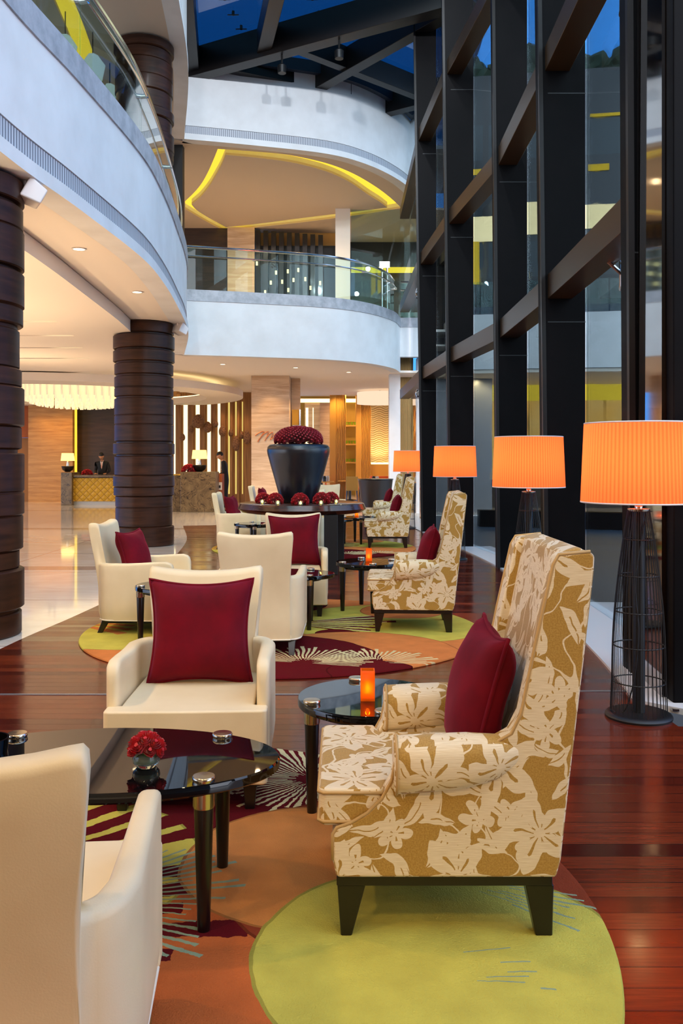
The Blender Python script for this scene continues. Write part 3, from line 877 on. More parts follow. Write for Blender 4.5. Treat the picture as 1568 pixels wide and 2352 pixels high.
bm = B(); box(bm, X(414, 25.8)-x0, X(495, 25.8)-x0, 0, .75, 0, zpx(1084, 25.8)); obj('block', bm, M_bmarble, d2, bevel=.012)
bm = B(); box(bm, X(395, 26)-x0, X(414, 26)-x0, .25, .8, 0, zpx(1092, 26)); obj('side_block', bm, M_bmarble, d2, bevel=.012)
bm = B(); box(bm, X(398, 26)-x0, X(414, 26)-x0, .22, .82, zpx(1092, 26), zpx(1089, 26)); obj('ledge', bm, M_quilt, d2)
cb = thing('drawer_cabinet', 'low orange drawer cabinet beside the marble desk and the standing receptionist', 'cabinet', (X(502, 26.6), 26.62, 0))
bm = B(); box(bm, -.11, .1, 0, .5, .1, 1.1); obj('body', bm, M_orange, cb, bevel=.01)
bm = B(); box(bm, -.08, .1, -.02, .0, .62, .85); obj('open_shelf', bm, M_cove if False else M_soffit, cb)
bm = B(); box(bm, -.06, .06, -.05, -.02, .68, .76); obj('box_on_shelf', bm, M_blackw, cb)
bm = B(); box(bm, -.08, .1, -.02, .0, .2, .52); obj('drawer', bm, M_gold, cb)

def desk_lamp(px, py, d, label):
    z = zpx(py, d); t = thing('table_lamp', label, 'lamp', (X(px, d), d, z))
    obj('base', lathe(B(), [(0, 0), (.08, 0), (.18, .08), (.21, .19), (.2, .2), (.17, .12), (0, .1)], 24), M_black, t)
    obj('stem', lathe(B(), [(.03, .1), (.05, .24), (.03, .34), (.03, .42)], 12), M_brass, t)
    o = obj('lamp_shade', lathe(B(), [(.23, .38), (.2, .64), (.195, .64), (.225, .38)], 32, caps=False), M_cshade, t)
    lamp_light((X(px, d), d, z+.5), 14, (1, .75, .4), .08)
    return t
def lamp_light(loc, w, col, r):
    l = bpy.data.lights.new('lamp bulb', 'POINT'); l.energy = w; l.color = col; l.shadow_soft_size = r
    o = bpy.data.objects.new('bulb_light', l); COL.objects.link(o); o.location = loc; return o
desk_lamp(155.5, 1084, 30.2, 'cream shaded bowl lamp on the marble pillar of the quilted desk')
desk_lamp(458, 1083.5, 26.2, 'cream shaded bowl lamp on the veined marble desk')

def rose(bm, c, r, rn, nz=None):
    n = Vector(nz or (0, 0, 1)).normalized(); q = n.to_track_quat('Z', 'Y').to_matrix(); a0 = rn.random()*6
    for k, (rr, h0, h1) in enumerate(((1, -.55, .15), (.74, -.45, .34), (.48, -.3, .46), (.24, -.2, .52))):
        seg = 9; rings = []
        for f, hh in ((.55, h0), (1.0, (h0+h1)*.5), (1.06, h1)):
            rings.append([Vector(c)+q @ Vector((r*rr*f*(1+.13*cos(3*(2*pi*i/seg)+a0+k))*cos(2*pi*i/seg+k*.5), r*rr*f*(1+.13*cos(3*(2*pi*i/seg)+a0+k))*sin(2*pi*i/seg+k*.5), r*(hh+(.1*cos(4*2*pi*i/seg+a0+k*2) if f > 1 else 0)))) for i in range(seg)])
        loft(bm, rings, True, k == 3)
    return bm
def bouquet(loc, r, label, group, bowl=True, n=16, size=.045, parts=False, m=M_rosel, flat=.75):
    t = thing('rose_bouquet', label, 'flowers', loc, 0, group); rn = random.Random(hash(round(loc[0]*100)) % 99)
    hb = r*.9 if bowl else .02
    if bowl:
        obj('glass_bowl', lathe(B(), [(0, 0), (r*.5, 0), (r*.75, hb*.3), (r*.78, hb*.55), (r*.6, hb*.95), (r*.56, hb*.95), (r*.72, hb*.55), (r*.68, hb*.32), (r*.45, .012), (0, .012)], 28), M_bowl, t)
        obj('leaf', lathe(B(), [(0, .015), (r*.42, .016), (r*.62, hb*.35), (r*.6, hb*.6), (0, hb*.62)], 20), M_leaf, t)
    allb = B()
    for k in range(n):
        f = (k+.5)/n; th = k*2.39996; ph = math.acos(1-f*1.02)
        d = Vector((sin(ph)*cos(th), sin(ph)*sin(th), cos(ph)))
        c = Vector((d.x*r*.82, d.y*r*.82, hb*1.02+d.z*r*flat))
        if parts:
            b2 = B(); rose(b2, c, size*rn.uniform(.85, 1.1), rn, d+Vector((0, 0, .3))); obj('rose', b2, m, t, smooth=60)
        else: rose(allb, c, size, rn, d)
    if not parts: o = obj('rose_heads', allb, m, t, smooth=60); o['kind'] = 'stuff'
    else: allb.free()
    return t
bouquet((X(198, 30.2), 30.3, zpx(1091, 30)), .2, 'red flower mound on the quilted gold reception desk', None, bowl=False, n=26, size=.06)
bouquet((X(434, 26.2), 26.2, zpx(1084, 25.8)), .24, 'red flower mound on the marble desk beside its lamp', None, bowl=False, n=26, size=.07)

# people at the desks
def person(name, label, loc, rz, stoop=0, arms='front'):
    t = thing(name, label, 'person', loc, rz)
    J = {}
    def v(k, p, r): J[k] = (Vector(p), r)
    s = stoop
    v('pel', (0, 0, .92), (.15, .11)); v('sp', (.02*s, 0, 1.12), (.14, .1)); v('ch', (.05*s, 0, 1.33), (.165, .11)); v('nk', (.09*s, 0, 1.48), (.06, .06)); v('hd0', (.13*s+.01, 0, 1.54), (.055, .06))
    for sd, k in ((1, 'l'), (-1, 'r')):
        v('hip'+k, (0, .09*sd, .88), (.095, .1)); v('kn'+k, (.015, .1*sd, .48), (.068, .07)); v('an'+k, (0, .1*sd, .1), (.05, .055)); v('to'+k, (.14, .115*sd, .035), (.04, .032))
        v('sh'+k, (.05*s, .19*sd, 1.40), (.07, .075)); v('el'+k, (.04*s-.02, .25*sd, 1.13), (.052, .052)); v('wr'+k, (.25, .17*sd, 1.05), (.036, .036))
    ed = [('pel', 'sp'), ('sp', 'ch'), ('ch', 'nk'), ('nk', 'hd0')]
    for k in 'lr': ed += [('pel', 'hip'+k), ('hip'+k, 'kn'+k), ('kn'+k, 'an'+k), ('an'+k, 'to'+k), ('ch', 'sh'+k), ('sh'+k, 'el'+k), ('el'+k, 'wr'+k)]
    names = list(J); me = bpy.data.meshes.new('body'); me.from_pydata([J[k][0] for k in names], [(names.index(a), names.index(b)) for a, b in ed], [])
    o = bpy.data.objects.new('body', me); COL.objects.link(o)
    sk = o.modifiers.new('s', 'SKIN'); sk.use_smooth_shade = True
    for i, k in enumerate(names):
        me.skin_vertices[0].data[i].radius = J[k][1]; me.skin_vertices[0].data[i].use_root = (k == 'pel')
    u = o.modifiers.new('u', 'SUBSURF'); u.levels = 2
    bake(o); o.parent = t
    bm = B(); bm.from_mesh(o.data)
    # head: a shaped ellipsoid with brow, nose and chin joined to the neck, and hands with five fingers
    h = Vector((.15*s+.03, 0, 1.645)); tilt = Matrix.Rotation(.35*s, 3, 'Y')
    b0 = len(bm.verts); r = bmesh.ops.create_uvsphere(bm, u_segments=20, v_segments=16, radius=1)
    for q in r['verts']:
        p = q.co.copy(); k = 1-.22*max(0, -p.z)
        p = Vector((p.x*.098*k, p.y*.078*k, p.z*.122))
        if p.x > .05: p.x += .022*math.exp(-((p.y/.014)**2+((p.z+.012)/.026)**2)) + .006*math.exp(-((p.z+.055)/.012)**2-(p.y/.03)**2) - .006*math.exp(-((abs(p.y)-.032)/.014)**2-((p.z-.02)/.014)**2)
        if abs(p.y) > .068 and abs(p.z) < .03 and abs(p.x) < .03: p.y *= 1.18
        q.co = h+tilt @ p
    for sd, k in ((1, 'l'), (-1, 'r')):
        w = J['wr'+k][0]
        old = set(bm.verts)
        lathe(bm, [(0, -.02), (.03, -.01), (.042, .035), (.038, .07), (0, .085)], 10)
        vs = [q for q in bm.verts if q not in old]
        for q in vs: q.co = w+Vector((q.co.z, q.co.x, q.co.y*.4))
        for f in range(4):
            y = -.03+.02*f; l = (.06, .072, .068, .052)[f]
            tube(bm, [w+Vector((.07, y, 0)), w+Vector((.07+l*.55, y*1.1, -.006)), w+Vector((.07+l, y*1.1, -.03))], [.01, .009, .007], 6)
        tube(bm, [w+Vector((.02, -.035*sd, 0)), w+Vector((.05, -.062*sd, -.006)), w+Vector((.075, -.066*sd, -.016))], [.011, .01, .008], 6)
    me2 = o.data; bm.to_mesh(me2); bm.free()
    me2.materials.clear(); me2.materials.append(M_suit); me2.materials.append(M_skin)
    for p in me2.polygons:
        c = p.center; p.use_smooth = True
        if (c.z > 1.475 and abs(c.y) < .1 and (c.z > 1.5 or abs(c.y) < .06)) or (c.x > .245 and .9 < c.z < 1.2): p.material_index = 1
    # hair cap, shirt front and tie are clothing and hair
    bm = B(); bmesh.ops.create_uvsphere(bm, u_segments=20, v_segments=12, radius=1)
    for q in bm.verts:
        p = q.co.copy(); q.co = h+tilt @ Vector((p.x*.104-.012, p.y*.086, p.z*.1+.042 if p.z > 0 or p.x < 0 else .042+p.z*.02))
    obj('hair', bm, M_hair, t)
    cx = .05*s
    bm = B(); prism(bm, [(-.05, 1.47), (.05, 1.47), (.0, 1.2)], cx+.04, cx+.098, 'x'); obj('shirt', bm, M_shirt, t)
    bm = B(); prism(bm, [(-.016, 1.46), (.016, 1.46), (.02, 1.26), (0, 1.22), (-.02, 1.26)], cx+.09, cx+.104, 'x'); obj('tie', bm, M_tie, t)
    obj('collar', lathe(B(), [(.07, 1.45), (.064, 1.5), (.058, 1.5), (.062, 1.45)], 16, (.085*s, 0, 0), caps=False), M_shirt, t)
    return t
person('person', 'person in a black suit and pale tie standing behind the quilted gold desk, head bowed', (X(235, 31.2), 31.25, 0), -pi/2, 1)
person('person', 'person in a black suit standing side-on beside the brown marble desk, looking down at papers', (X(517, 27.3), 27.45, 0), pi, 1)

# travertine pillar with the script sign
PZ = 25.4
px0, px1 = X(577, PZ), X(664, PZ)
bm = B(); box(bm, px0, px1, PZ, PZ+1.1, 0, Z1); struct('wall_pillar', bm, M_trav)
bm = B()
def stroke(P, r=.012):
    q = spline([(p[0], p[1]) for p in P], 6)
    tube(bm, [(X(a, PZ), PZ-.02, zpx(b, PZ)) for a, b in q], r, 6)
stroke([(586, 1001), (592, 996), (600, 992), (606, 992), (600, 1003), (592, 1015), (596, 1008), (608, 995), (616, 992), (613, 1003), (608, 1013), (612, 1006), (620, 996), (626, 993), (624, 1003), (621, 1010), (626, 1006)], .014)
stroke([(626, 1006), (632, 1002), (634, 997), (630, 998), (629, 1004), (633, 1007), (640, 1003), (646, 997), (642, 1003), (644, 1006), (650, 1002), (656, 998), (654, 1005), (660, 1003)], .011)
put(obj('script_sign', bm, mat('copper sign', hexc(190, 110, 70), .35, .4)), 'copper handwritten script sign on the travertine pillar behind the urn', 'sign')
bm = B(); box(bm, px1+.01, X(690, 26.6), PZ+.9, PZ+1.15, 0, Z1); struct('wall_pillar_side', bm, M_trav)
wc = thing('wine_cabinet', 'glass fronted bottle cabinet beside the travertine pillar', 'cabinet', (X(680, 26.3), 26.2, 0))
bm = B(); box(bm, -.12, .14, -.02, .06, .6, zpx(940, 26)); obj('back_panel', bm, M_olive, wc)
bm = B(); box(bm, .1, .14, -.08, -.02, .6, zpx(940, 26)); obj('frame', bm, M_chrome, wc)
for k in range(4):
    bm = B(); tube(bm, [(-.1, -.06, 2.05+k*.16), (.1, -.06, 2.05+k*.16)], .03, 8); obj('bottle', bm, M_chrome, wc)

# ------------------------------------------------------------------ restaurant beyond the pillar
DR = 34.
bm = B(); box(bm, -2.2, 4, 38.5, 38.7, 0, 4.6); struct('wall_restaurant', bm, M_olive)
struct('ceiling_restaurant', fill([[(-2.4, 29.35), (5, 29.35), (5, 38.6), (-2.4, 38.6)]], 4.3, 4.36), M_soffit)
bm = B(); box(bm, -2.2, 1.2, 37.2, 37.4, 3.95, 4.1); struct('trim_restaurant_cove', bm, M_coveW)
bm = B(); box(bm, X(700, 37.5), X(735, 37.5), 37.3, 37.5, 0, 4.0); box(bm, X(735, 37.5), X(757, 37.5), 36.8, 37, 0, 3.9); struct('wall_restaurant_panel', bm, M_trav)
bm = B(); box(bm, X(702, 37), X(708, 37), 36.9, 36.95, .5, 3.7); box(bm, X(718, 37), X(720, 37), 36.9, 36.95, .5, 3.7); struct('trim_restaurant_light', bm, M_coveW)
for k, (pa, pb, pc, d) in enumerate(((757, 771, 794, 34), (817, 830, 851, 36))):
    xa, xb, xc = X(pa, d), X(pb, d), X(pc, d); zt = 4.3 if k == 0 else 4.28
    bm = B(); box(bm, xa, xb, d-.05, d+.4, 0, zt); box(bm, xb, xc, d+.04, d+.4, 0, zt)
    w = struct('column_timber', bm, M_gold, bevel=.01)
    bm = B(); n = 6
    for j in range(n):
        s = (xc-xb)*.16*.6; z_ = [0, .45, .75, 1.35, 1.6, 2.6, 2.85, 3.6, 3.9, zt]; off = [0, 0, s, s, 0, 0, s, s, 0, 0]
        x = xb+(xc-xb)*(j+.15)/n
        loft(bm, [[(x+o, d-.04, z), (x+o+.03, d-.04, z), (x+o+.03, d+.05, z), (x+o, d+.05, z)] for o, z in zip(off, z_)])
    obj('ribs', bm, M_gold, w, smooth=0)
sh = thing('shelf_niche', 'lit niche with three shelves between the golden ribbed columns', 'shelf', (X(805, 37), 37, 0))
bm = B(); box(bm, X(792, 37)-X(805, 37), X(820, 37)-X(805, 37), .3, .4, .6, 4.0); obj('back_panel', bm, M_olive, sh)
for k, py in enumerate((976, 1019, 1061)):
    z = zpx(py, 36.9); bm = B(); box(bm, -.24, .24, 0, .32, z-.06, z); obj('shelf_board', bm, M_gold, sh)
    for j in range(4):
        o = put(obj('drinking_glass', lathe(B(), [(0, 0), (.035, 0), (.05, .13), (.043, .13), (.03, .012), (0, .012)], 12), M_gl), 'small green glass on the %s shelf of the lit niche' % ['top', 'middle', 'bottom'][k], 'glass', 'green glasses on the %s shelf' % ['top', 'middle', 'bottom'][k])
        o.location = (X(805, 37)-.17+j*.115, 37.12, z)
bm = B(); box(bm, X(850, 37), X(900, 37), 37, 37.2, 0, 3.9); struct('wall_wave_panel', bm, M_wave)
bm = B(); box(bm, X(850, 37), X(900, 37), 36.8, 36.99, 1.2, 1.42); struct('trim_wave_cove', bm, M_coveW)
bm = B(); box(bm, X(850, 36.6), X(900, 36.6), 36.4, 36.75, .3, 1.35); struct('wall_wainscot', bm, M_gold)
pd = thing('drum_pendant', 'broad pale pink drum pendant hanging over the restaurant tables', 'pendant lamp', (X(872, 31), 31, zpx(928, 31)))
obj('lamp_shade', lathe(B(), [(.78, 0), (.8, 0), (.8, .4), (.78, .4)], 40, caps=True), M_pinkdrum, pd)
bm = B(); tube(bm, [(0, 0, .4), (0, 0, 4.3-zpx(928, 31))], .02, 8); obj('cord', bm, M_chrome, pd)
bm = B(); box(bm, X(893, 25.2), X(918, 25.2), 25.0, 25.5, 0, 4.4); struct('column_white', bm, M_plaster)
bm = B()
for k in range(14):
    x0 = X(919+k*2.3, 26); box(bm, x0, x0+.022, 25.9, 26.0, 0, 5.3)
box(bm, X(918, 26), X(951, 26), 26.0, 26.1, 0, 5.3)
struct('wall_ribbed', bm, M_curtain, smooth=0)
bm = B(); box(bm, X(951, 26), 4.4, 25.9, 26.1, 0, 5.3); struct('wall_grey', bm, M_greyp)
bm = B(); box(bm, X(918, 26), 3.2, 24.75, 26.3, 4.7, 4.75); struct('ceiling_return', bm, M_soffit)
# restaurant furniture
def dining_chair(label, loc, rz, m, group=None):
    t = thing('dining_chair', label, 'chair', loc, rz, group)
    bm = B(); box(bm, -.22, .22, -.22, .22, .4, .48); obj('seat', bm, m, t, bevel=.02)
    bm = B(); prism(bm, [(-.22, .46), (-.17, .46), (-.22, .92), (-.27, .92)], -.22, .22, 'y'); obj('backrest', bm, m, t, bevel=.02)
    for a, b in ((-1, -1), (-1, 1), (1, -1), (1, 1)):
        bm = B(); tube(bm, [(a*.18, b*.18, .4), (a*.2, b*.2, 0)], [.025, .016], 8); obj('leg', bm, M_black, t)
    return t
def dining_table(label, loc, group=None):
    t = thing('dining_table', label, 'table', loc, 0, group)
    bm = B(); box(bm, -.45, .45, -.4, .4, .71, .75); obj('tabletop', bm, M_gold, t, bevel=.008)
    bm = B(); tube(bm, [(0, 0, .03), (0, 0, .71)], .05, 10); obj('pedestal', bm, M_black, t)
    bm = B(); lathe(bm, [(.28, 0), (.28, .02), (.05, .05)], 20); obj('foot', bm, M_black, t)
    return t
dining_table('small restaurant table left of the first golden ribbed column', (X(738, 32), 32, 0))
dining_table('restaurant table between the two golden ribbed columns', (X(803, 33.5), 33.5, 0))
dining_table('restaurant table in front of the carved wave wall', (X(868, 31.5), 31.5, 0))
dining_chair('orange chair left of the table between the golden columns', (-.38, 33.5, 0), 0, M_ochair)
dining_chair('beige chair with its back to the lounge between the golden columns', (X(808, 32.4), 32.55, 0), pi/2, M_bchair)
dining_chair('orange chair beside the second golden ribbed column', (.88, 33.5, 0), pi+.1, M_ochair)
dining_chair('orange chair behind the restaurant table at the carved wave wall', (X(880, 33), 33, 0), -pi/2, M_ochair)
for k, (px, d) in enumerate(((745, 31.9), (752, 32.1), (858, 31.4), (866, 31.3))):
    o = put(obj('condiment_jar', lathe(B(), [(0, 0), (.06, 0), (.065, .14), (.045, .17), (.045, .2), (0, .2)], 14), M_sill if k % 2 else M_black), ['black jar on the small restaurant table left of the ribbed column', 'white jar on the small restaurant table left of the ribbed column', 'black jar on the restaurant table by the wave wall', 'white jar on the restaurant table by the wave wall'][k], 'jar')
    o.location = (X(px, d), d, .75)
hs = thing('host_stand', 'dark tapered host stand behind the farthest patterned wing chair', 'stand', (X(862, 21.6), 21.6, 0))
obj('body', lathe(B(), [(.3, 0), (.3, .02), (.42, 1.0), (.42, 1.03), (0, 1.03)], 40), M_brownp, hs)
obj('top', lathe(B(), [(.43, 1.03), (.44, 1.04), (.43, 1.06), (0, 1.06)], 40), M_black, hs)

# outside: teal building, and added wing imitating glass reflections of balcony and restaurant
ow = fill([[(3.4, 25.2), (20, 22.5), (20, 40), (3.4, 40)]], 5.85, 12.4); struct('building_outside', ow, M_bldg)
struct('building_added_balcony', fill([[(3.0, 24.4), (20, 21.6), (20, 26), (3.0, 26)]], 4.0, 5.5), M_plaster)
struct('building_added_soffit', fill([[(3.0, 24.45), (20, 21.65), (20, 30), (3.0, 30)]], 3.9, 3.99), M_soffit)
bm = B(); prism(bm, [(3.0, 28.5), (20, 26.5), (20, 26.7), (3.0, 28.7)], .9, 3.4, 'z'); struct('building_added_windows', bm, M_reflwin)
bm = B(); prism(bm, [(3.0, 28.4), (20, 26.4), (20, 26.7), (3.0, 28.7)], 3.4, 3.95, 'z'); struct('building_added_cove', bm, M_cove)
bm = B(); prism(bm, [(3.0, 28.6), (20, 26.6), (20, 26.8), (3.0, 28.8)], -.03, .9, 'z'); struct('building_added_plinth', bm, M_brownp)
bm = B(); prism(bm, [(3.0, 27.6), (4.35, 27.4), (4.35, 27.6), (3.0, 27.8)], .9, 3.0, 'z'); struct('building_added_panel', bm, M_wave)
bm = B()
for z0, z1, x0, x1 in ((7.85, 8.75, 4.35, 5.6), (7.95, 8.6, 6.2, 9.6), (7.7, 8.4, 3.5, 4.3)):
    y = lambda x: 25.2-(x-3.4)*.1627-.06
    prism(bm, [(x0, y(x0)), (x1, y(x1)), (x1, y(x1)+.05), (x0, y(x0)+.05)], z0, z1, 'z')
struct('building_added_lit_ceiling', bm, M_reflpale)
bm = B()
for z0, z1, x0, x1 in ((9.75, 9.9, 6.2, 6.75), (9.55, 9.72, 6.85, 7.4), (9.6, 9.75, 3.5, 4.2), (6.6, 7.8, 4.3, 5.2), (6.5, 7.7, 3.5, 3.9), (11.05, 11.12, 6.9, 9)):
    prism(bm, [(x0, y(x0)), (x1, y(x1)), (x1, y(x1)+.05), (x0, y(x0)+.05)], z0, z1, 'z')
struct('building_added_light_band', bm, M_cove)
bm = B()
for k in range(24): prism(bm, [(3.0+k*.7, 24.45-k*.1153), (3.66+k*.7, 24.45-(k+.94)*.1153), (3.66+k*.7, 24.47-(k+.94)*.1153), (3.0+k*.7, 24.47-k*.1153)], 5.52, 6.4, 'z')
struct('building_added_railing', bm, M_rail)
struct('building_outside_kerb', fill([[(3.2, 20.5), (9, 18.5), (9, 18.9), (3.2, 20.9)]], -.03, .35), M_fin)
rn = random.Random(4)
for k in range(7):
    x, y = 4.2+k*1.5+rn.random()*.5, 26.4-k*.2
    bm = B()
    for j in range(16):
        r = rn.uniform(.25, .5); c = Vector((rn.uniform(-.7, .7), rn.uniform(-.5, .4), rn.uniform(.2, .9)*(1 if k % 2 else .7)))
        q = bmesh.ops.create_icosphere(bm, subdivisions=2, radius=r)['verts']
        for v in q: v.co = v.co*(1+.25*rn.uniform(-1, 1))+c
    o = put(obj('roof_shrub', bm, M_tree, smooth=0), 'dark shrub on the roof parapet of the teal building outside', 'shrub', 'shrubs on the roof outside'); o.location = (x, y, 12.4)

# ------------------------------------------------------------------ rugs
def rug(label, x, y, m, rz=0):
    bm = B(); lathe(bm, [(1.735, 0), (1.74, .006), (1.735, .014), (1.72, .017)], 160)
    o = put(obj('round_rug', bm, m), label, 'rug', 'round tufted rugs'); o.location = (x, y, .0); o.rotation_euler.z = rz; return o
rug('round tufted rug with a big yellow green circle under the nearest wing chair', -.89, 2.93, M_rugA)
rug('round tufted rug with striped yellow fan under the second seating group', -.5, 7.8, M_rugB)
rug('round tufted rug behind the urn table under the third seating group', -.47, 15.2, M_rugB, .25)
0 and rug('round tufted rug under the farthest seating group', -.1, 19.0 if False else 18.75, M_rugB, .5)

# ------------------------------------------------------------------ cushions
def cushion_mesh(s, th):
    bm = B(); N = 22; top = {}
    rn = random.Random(int(s*1000))
    ph = [rn.uniform(0, 6) for _ in range(6)]
    for sd in (1, -1):
        for i in range(N+1):
            for j in range(N+1):
                u, v = -1+2*i/N, -1+2*j/N
                if sd == -1 and (i in (0, N) or j in (0, N)): top[(sd, i, j)] = top[(1, i, j)]; continue
                w = ((1-u**4)*(1-v**4))**.55
                x = s/2*u*(1-.13*(1-v*v)); y = s/2*v*(1-.13*(1-u*u))
                h = sd*th/2*w*(1+.06*sin(3*u+ph[0])*cos(2.5*v+ph[1]))+.006*w*sin(7*u*v+ph[2])
                top[(sd, i, j)] = bm.verts.new((x, y, h))
        for i in range(N):
            for j in range(N):
                q = [top[(sd, i, j)], top[(sd, i+1, j)], top[(sd, i+1, j+1)], top[(sd, i, j+1)]]
                bm.faces.new(q if sd == 1 else q[::-1])
    edge = [top[(1, i, 0)].co.copy() for i in range(N)]+[top[(1, N, j)].co.copy() for j in range(N)]+[top[(1, N-i, N)].co.copy() for i in range(N)]+[top[(1, 0, N-j)].co.copy() for j in range(N)]
    return bm, edge
def cushion(label, loc, yaw, lean, s=.46, th=.15, roll=0, group='crimson cushions'):
    """stands upright facing yaw, leaning back by lean"""
    bm, edge = cushion_mesh(s, th)
    o = put(obj('cushion', bm, M_velvet, smooth=180), label, 'cushion', group)
    b2 = B(); tube(b2, edge, .007, 6, True); obj('piping', b2, M_velvet, o, smooth=180)
    o.rotation_euler = (Matrix.Rotation(yaw, 3, 'Z') @ Matrix.Rotation(pi/2-lean, 3, 'Y') @ Matrix.Rotation(pi/2+roll, 3, 'Z')).to_euler()
    o.location = loc; return o

# ------------------------------------------------------------------ patterned wing chair
def wing_chair(label, loc, rz):
    t = thing('wing_chair', label, 'chair', loc, rz, 'patterned wing chairs'); w = .345
    side = [(-.335, .195), (.345, .195), (.358, .25), (.358, .33), (.345, .35), (.30, .365), (.25, .395), (.205, .44), (.175, .495), (.165, .55), (.12, .585), (-.05, .6), (-.15, .615), (-.195, .64), (-.225, .70), (-.27, .92), (-.325, 1.165), (-.342, 1.195), (-.44, 1.205), (-.455, 1.19), (-.452, 1.14), (-.425, .90), (-.375, .48), (-.35, .25)]
    for s in (1, -1):
        bm = B(); prism(bm, side, s*w, s*(w-.085), 'y'); obj('side_panel', bm, M_damask, t, uv=True, bevel=.016, bseg=3)
        welt = [(x, s*(w-.004), z) for x, z in side[2:19]]
        bm = B(); tube(bm, welt, .0055, 6); obj('welt', bm, M_welt, t, smooth=180)
        # padded roll arm, thinner towards the wing
        n = 24; rings = []
        for f, x in ((.9, .168), (1, .160), (1, .06), (.95, -.06), (.78, -.15), (.45, -.215), (.2, -.24)):
            ry, rz_ = .068*f, .088*f; cz = .535+.03*(1-f)+(.165-x)*.06
            rings.append([(x, s*(w-.032)+ry*cos(2*pi*k/n)*1.12, cz+rz_*(abs(sin(2*pi*k/n))**.75)*(1 if sin(2*pi*k/n) > 0 else -1)) for k in range(n)])
        bm = B(); loft(bm, rings); a = obj('arm', bm, M_damask, t, uv=True, smooth=50)
        bm = B(); tube(bm, [Vector(p)+Vector((.0, 0, 0)) for p in rings[1]], .005, 6, True); obj('arm_welt', bm, M_welt, a, smooth=180)
    bm = B(); prism(bm, [(-.33, .2), (-.41, .9), (-.445, 1.19), (-.425, 1.215), (-.36, 1.20), (-.30, .9), (-.2, .46), (-.2, .2)], -(w-.05), w-.05, 'y')
    obj('backrest', bm, M_damask, t, uv=True, bevel=.022)
    bm = B(); box(bm, -.3, .35, -(w-.05), w-.05, .197, .345); obj('seat_base', bm, M_damask, t, uv=True, bevel=.02)
    T = [(-.2, -.25), (.185, -.25), (.205, -.335), (.385, -.335), (.40, -.32), (.40, .32), (.385, .335), (.205, .335), (.185, .25), (-.2, .25)]
    bm = B(); prism(bm, T, .352, .468, 'z'); sc = obj('seat_cushion', bm, M_damask, t, uv=True, bevel=.03, bseg=4)
    for z in (.455, .366):
        bm = B(); tube(bm, [(x*1.003, y*1.003, z) for x, y in T], .0055, 6, True); obj('seat_welt', bm, M_welt, sc, smooth=180)
    bm = B(); box(bm, -.325, .345, -.335, .335, .165, .197); obj('frame', bm, M_black, t, bevel=.003, bseg=1)
    for sx in (1, -1):
        for sy in (1, -1):
            bm = B(); x, y = (.3 if sx > 0 else -.285), .295*sy; xo = x+.012*sx
            loft(bm, [[(xo-.026+(.012 if sx > 0 else -.006), y-.024, 0), (xo+.02, y-.024, 0), (xo+.02, y+.024, 0), (xo-.026+(.012 if sx > 0 else -.006), y+.024, 0)], [(x-.045, y-.036, .167), (x+.043, y-.036, .167), (x+.043, y+.036, .167), (x-.045, y+.036, .167)]])
            obj('leg', bm, M_black, t, bevel=.004, bseg=1)
    return t
wc0 = wing_chair('gold floral wing chair, the large nearest one on the yellow green rug circle', (.33, 3.085, .014), pi)
for loc, rz, lab in (((.645, 7.98, .014), pi-.06, 'gold floral wing chair on the striped rug beside the small round candle table'),
                     ((.80, 15.35, .014), pi-.04, 'pale floral wing chair on the far rug just behind the urn table'),
                     ((.86, 18.9, .014), pi-.08, 'pale floral wing chair farthest away, in front of the dark host stand')):
    dup(wc0, loc, rz, lab)
cushion('crimson cushion leaning in the nearest gold floral wing chair', (.468, 3.05, .70), pi, .26, .48, .17)
cushion('crimson cushion in the gold floral wing chair on the striped rug', (.78, 7.95, .70), pi-.06, .26, .44, .16)
cushion('crimson cushion in the pale floral wing chair just behind the urn table', (.94, 15.35, .70), pi, .26, .44, .16)
cushion('crimson cushion in the farthest pale floral wing chair', (1.0, 18.9, .70), pi, .26, .44, .16)

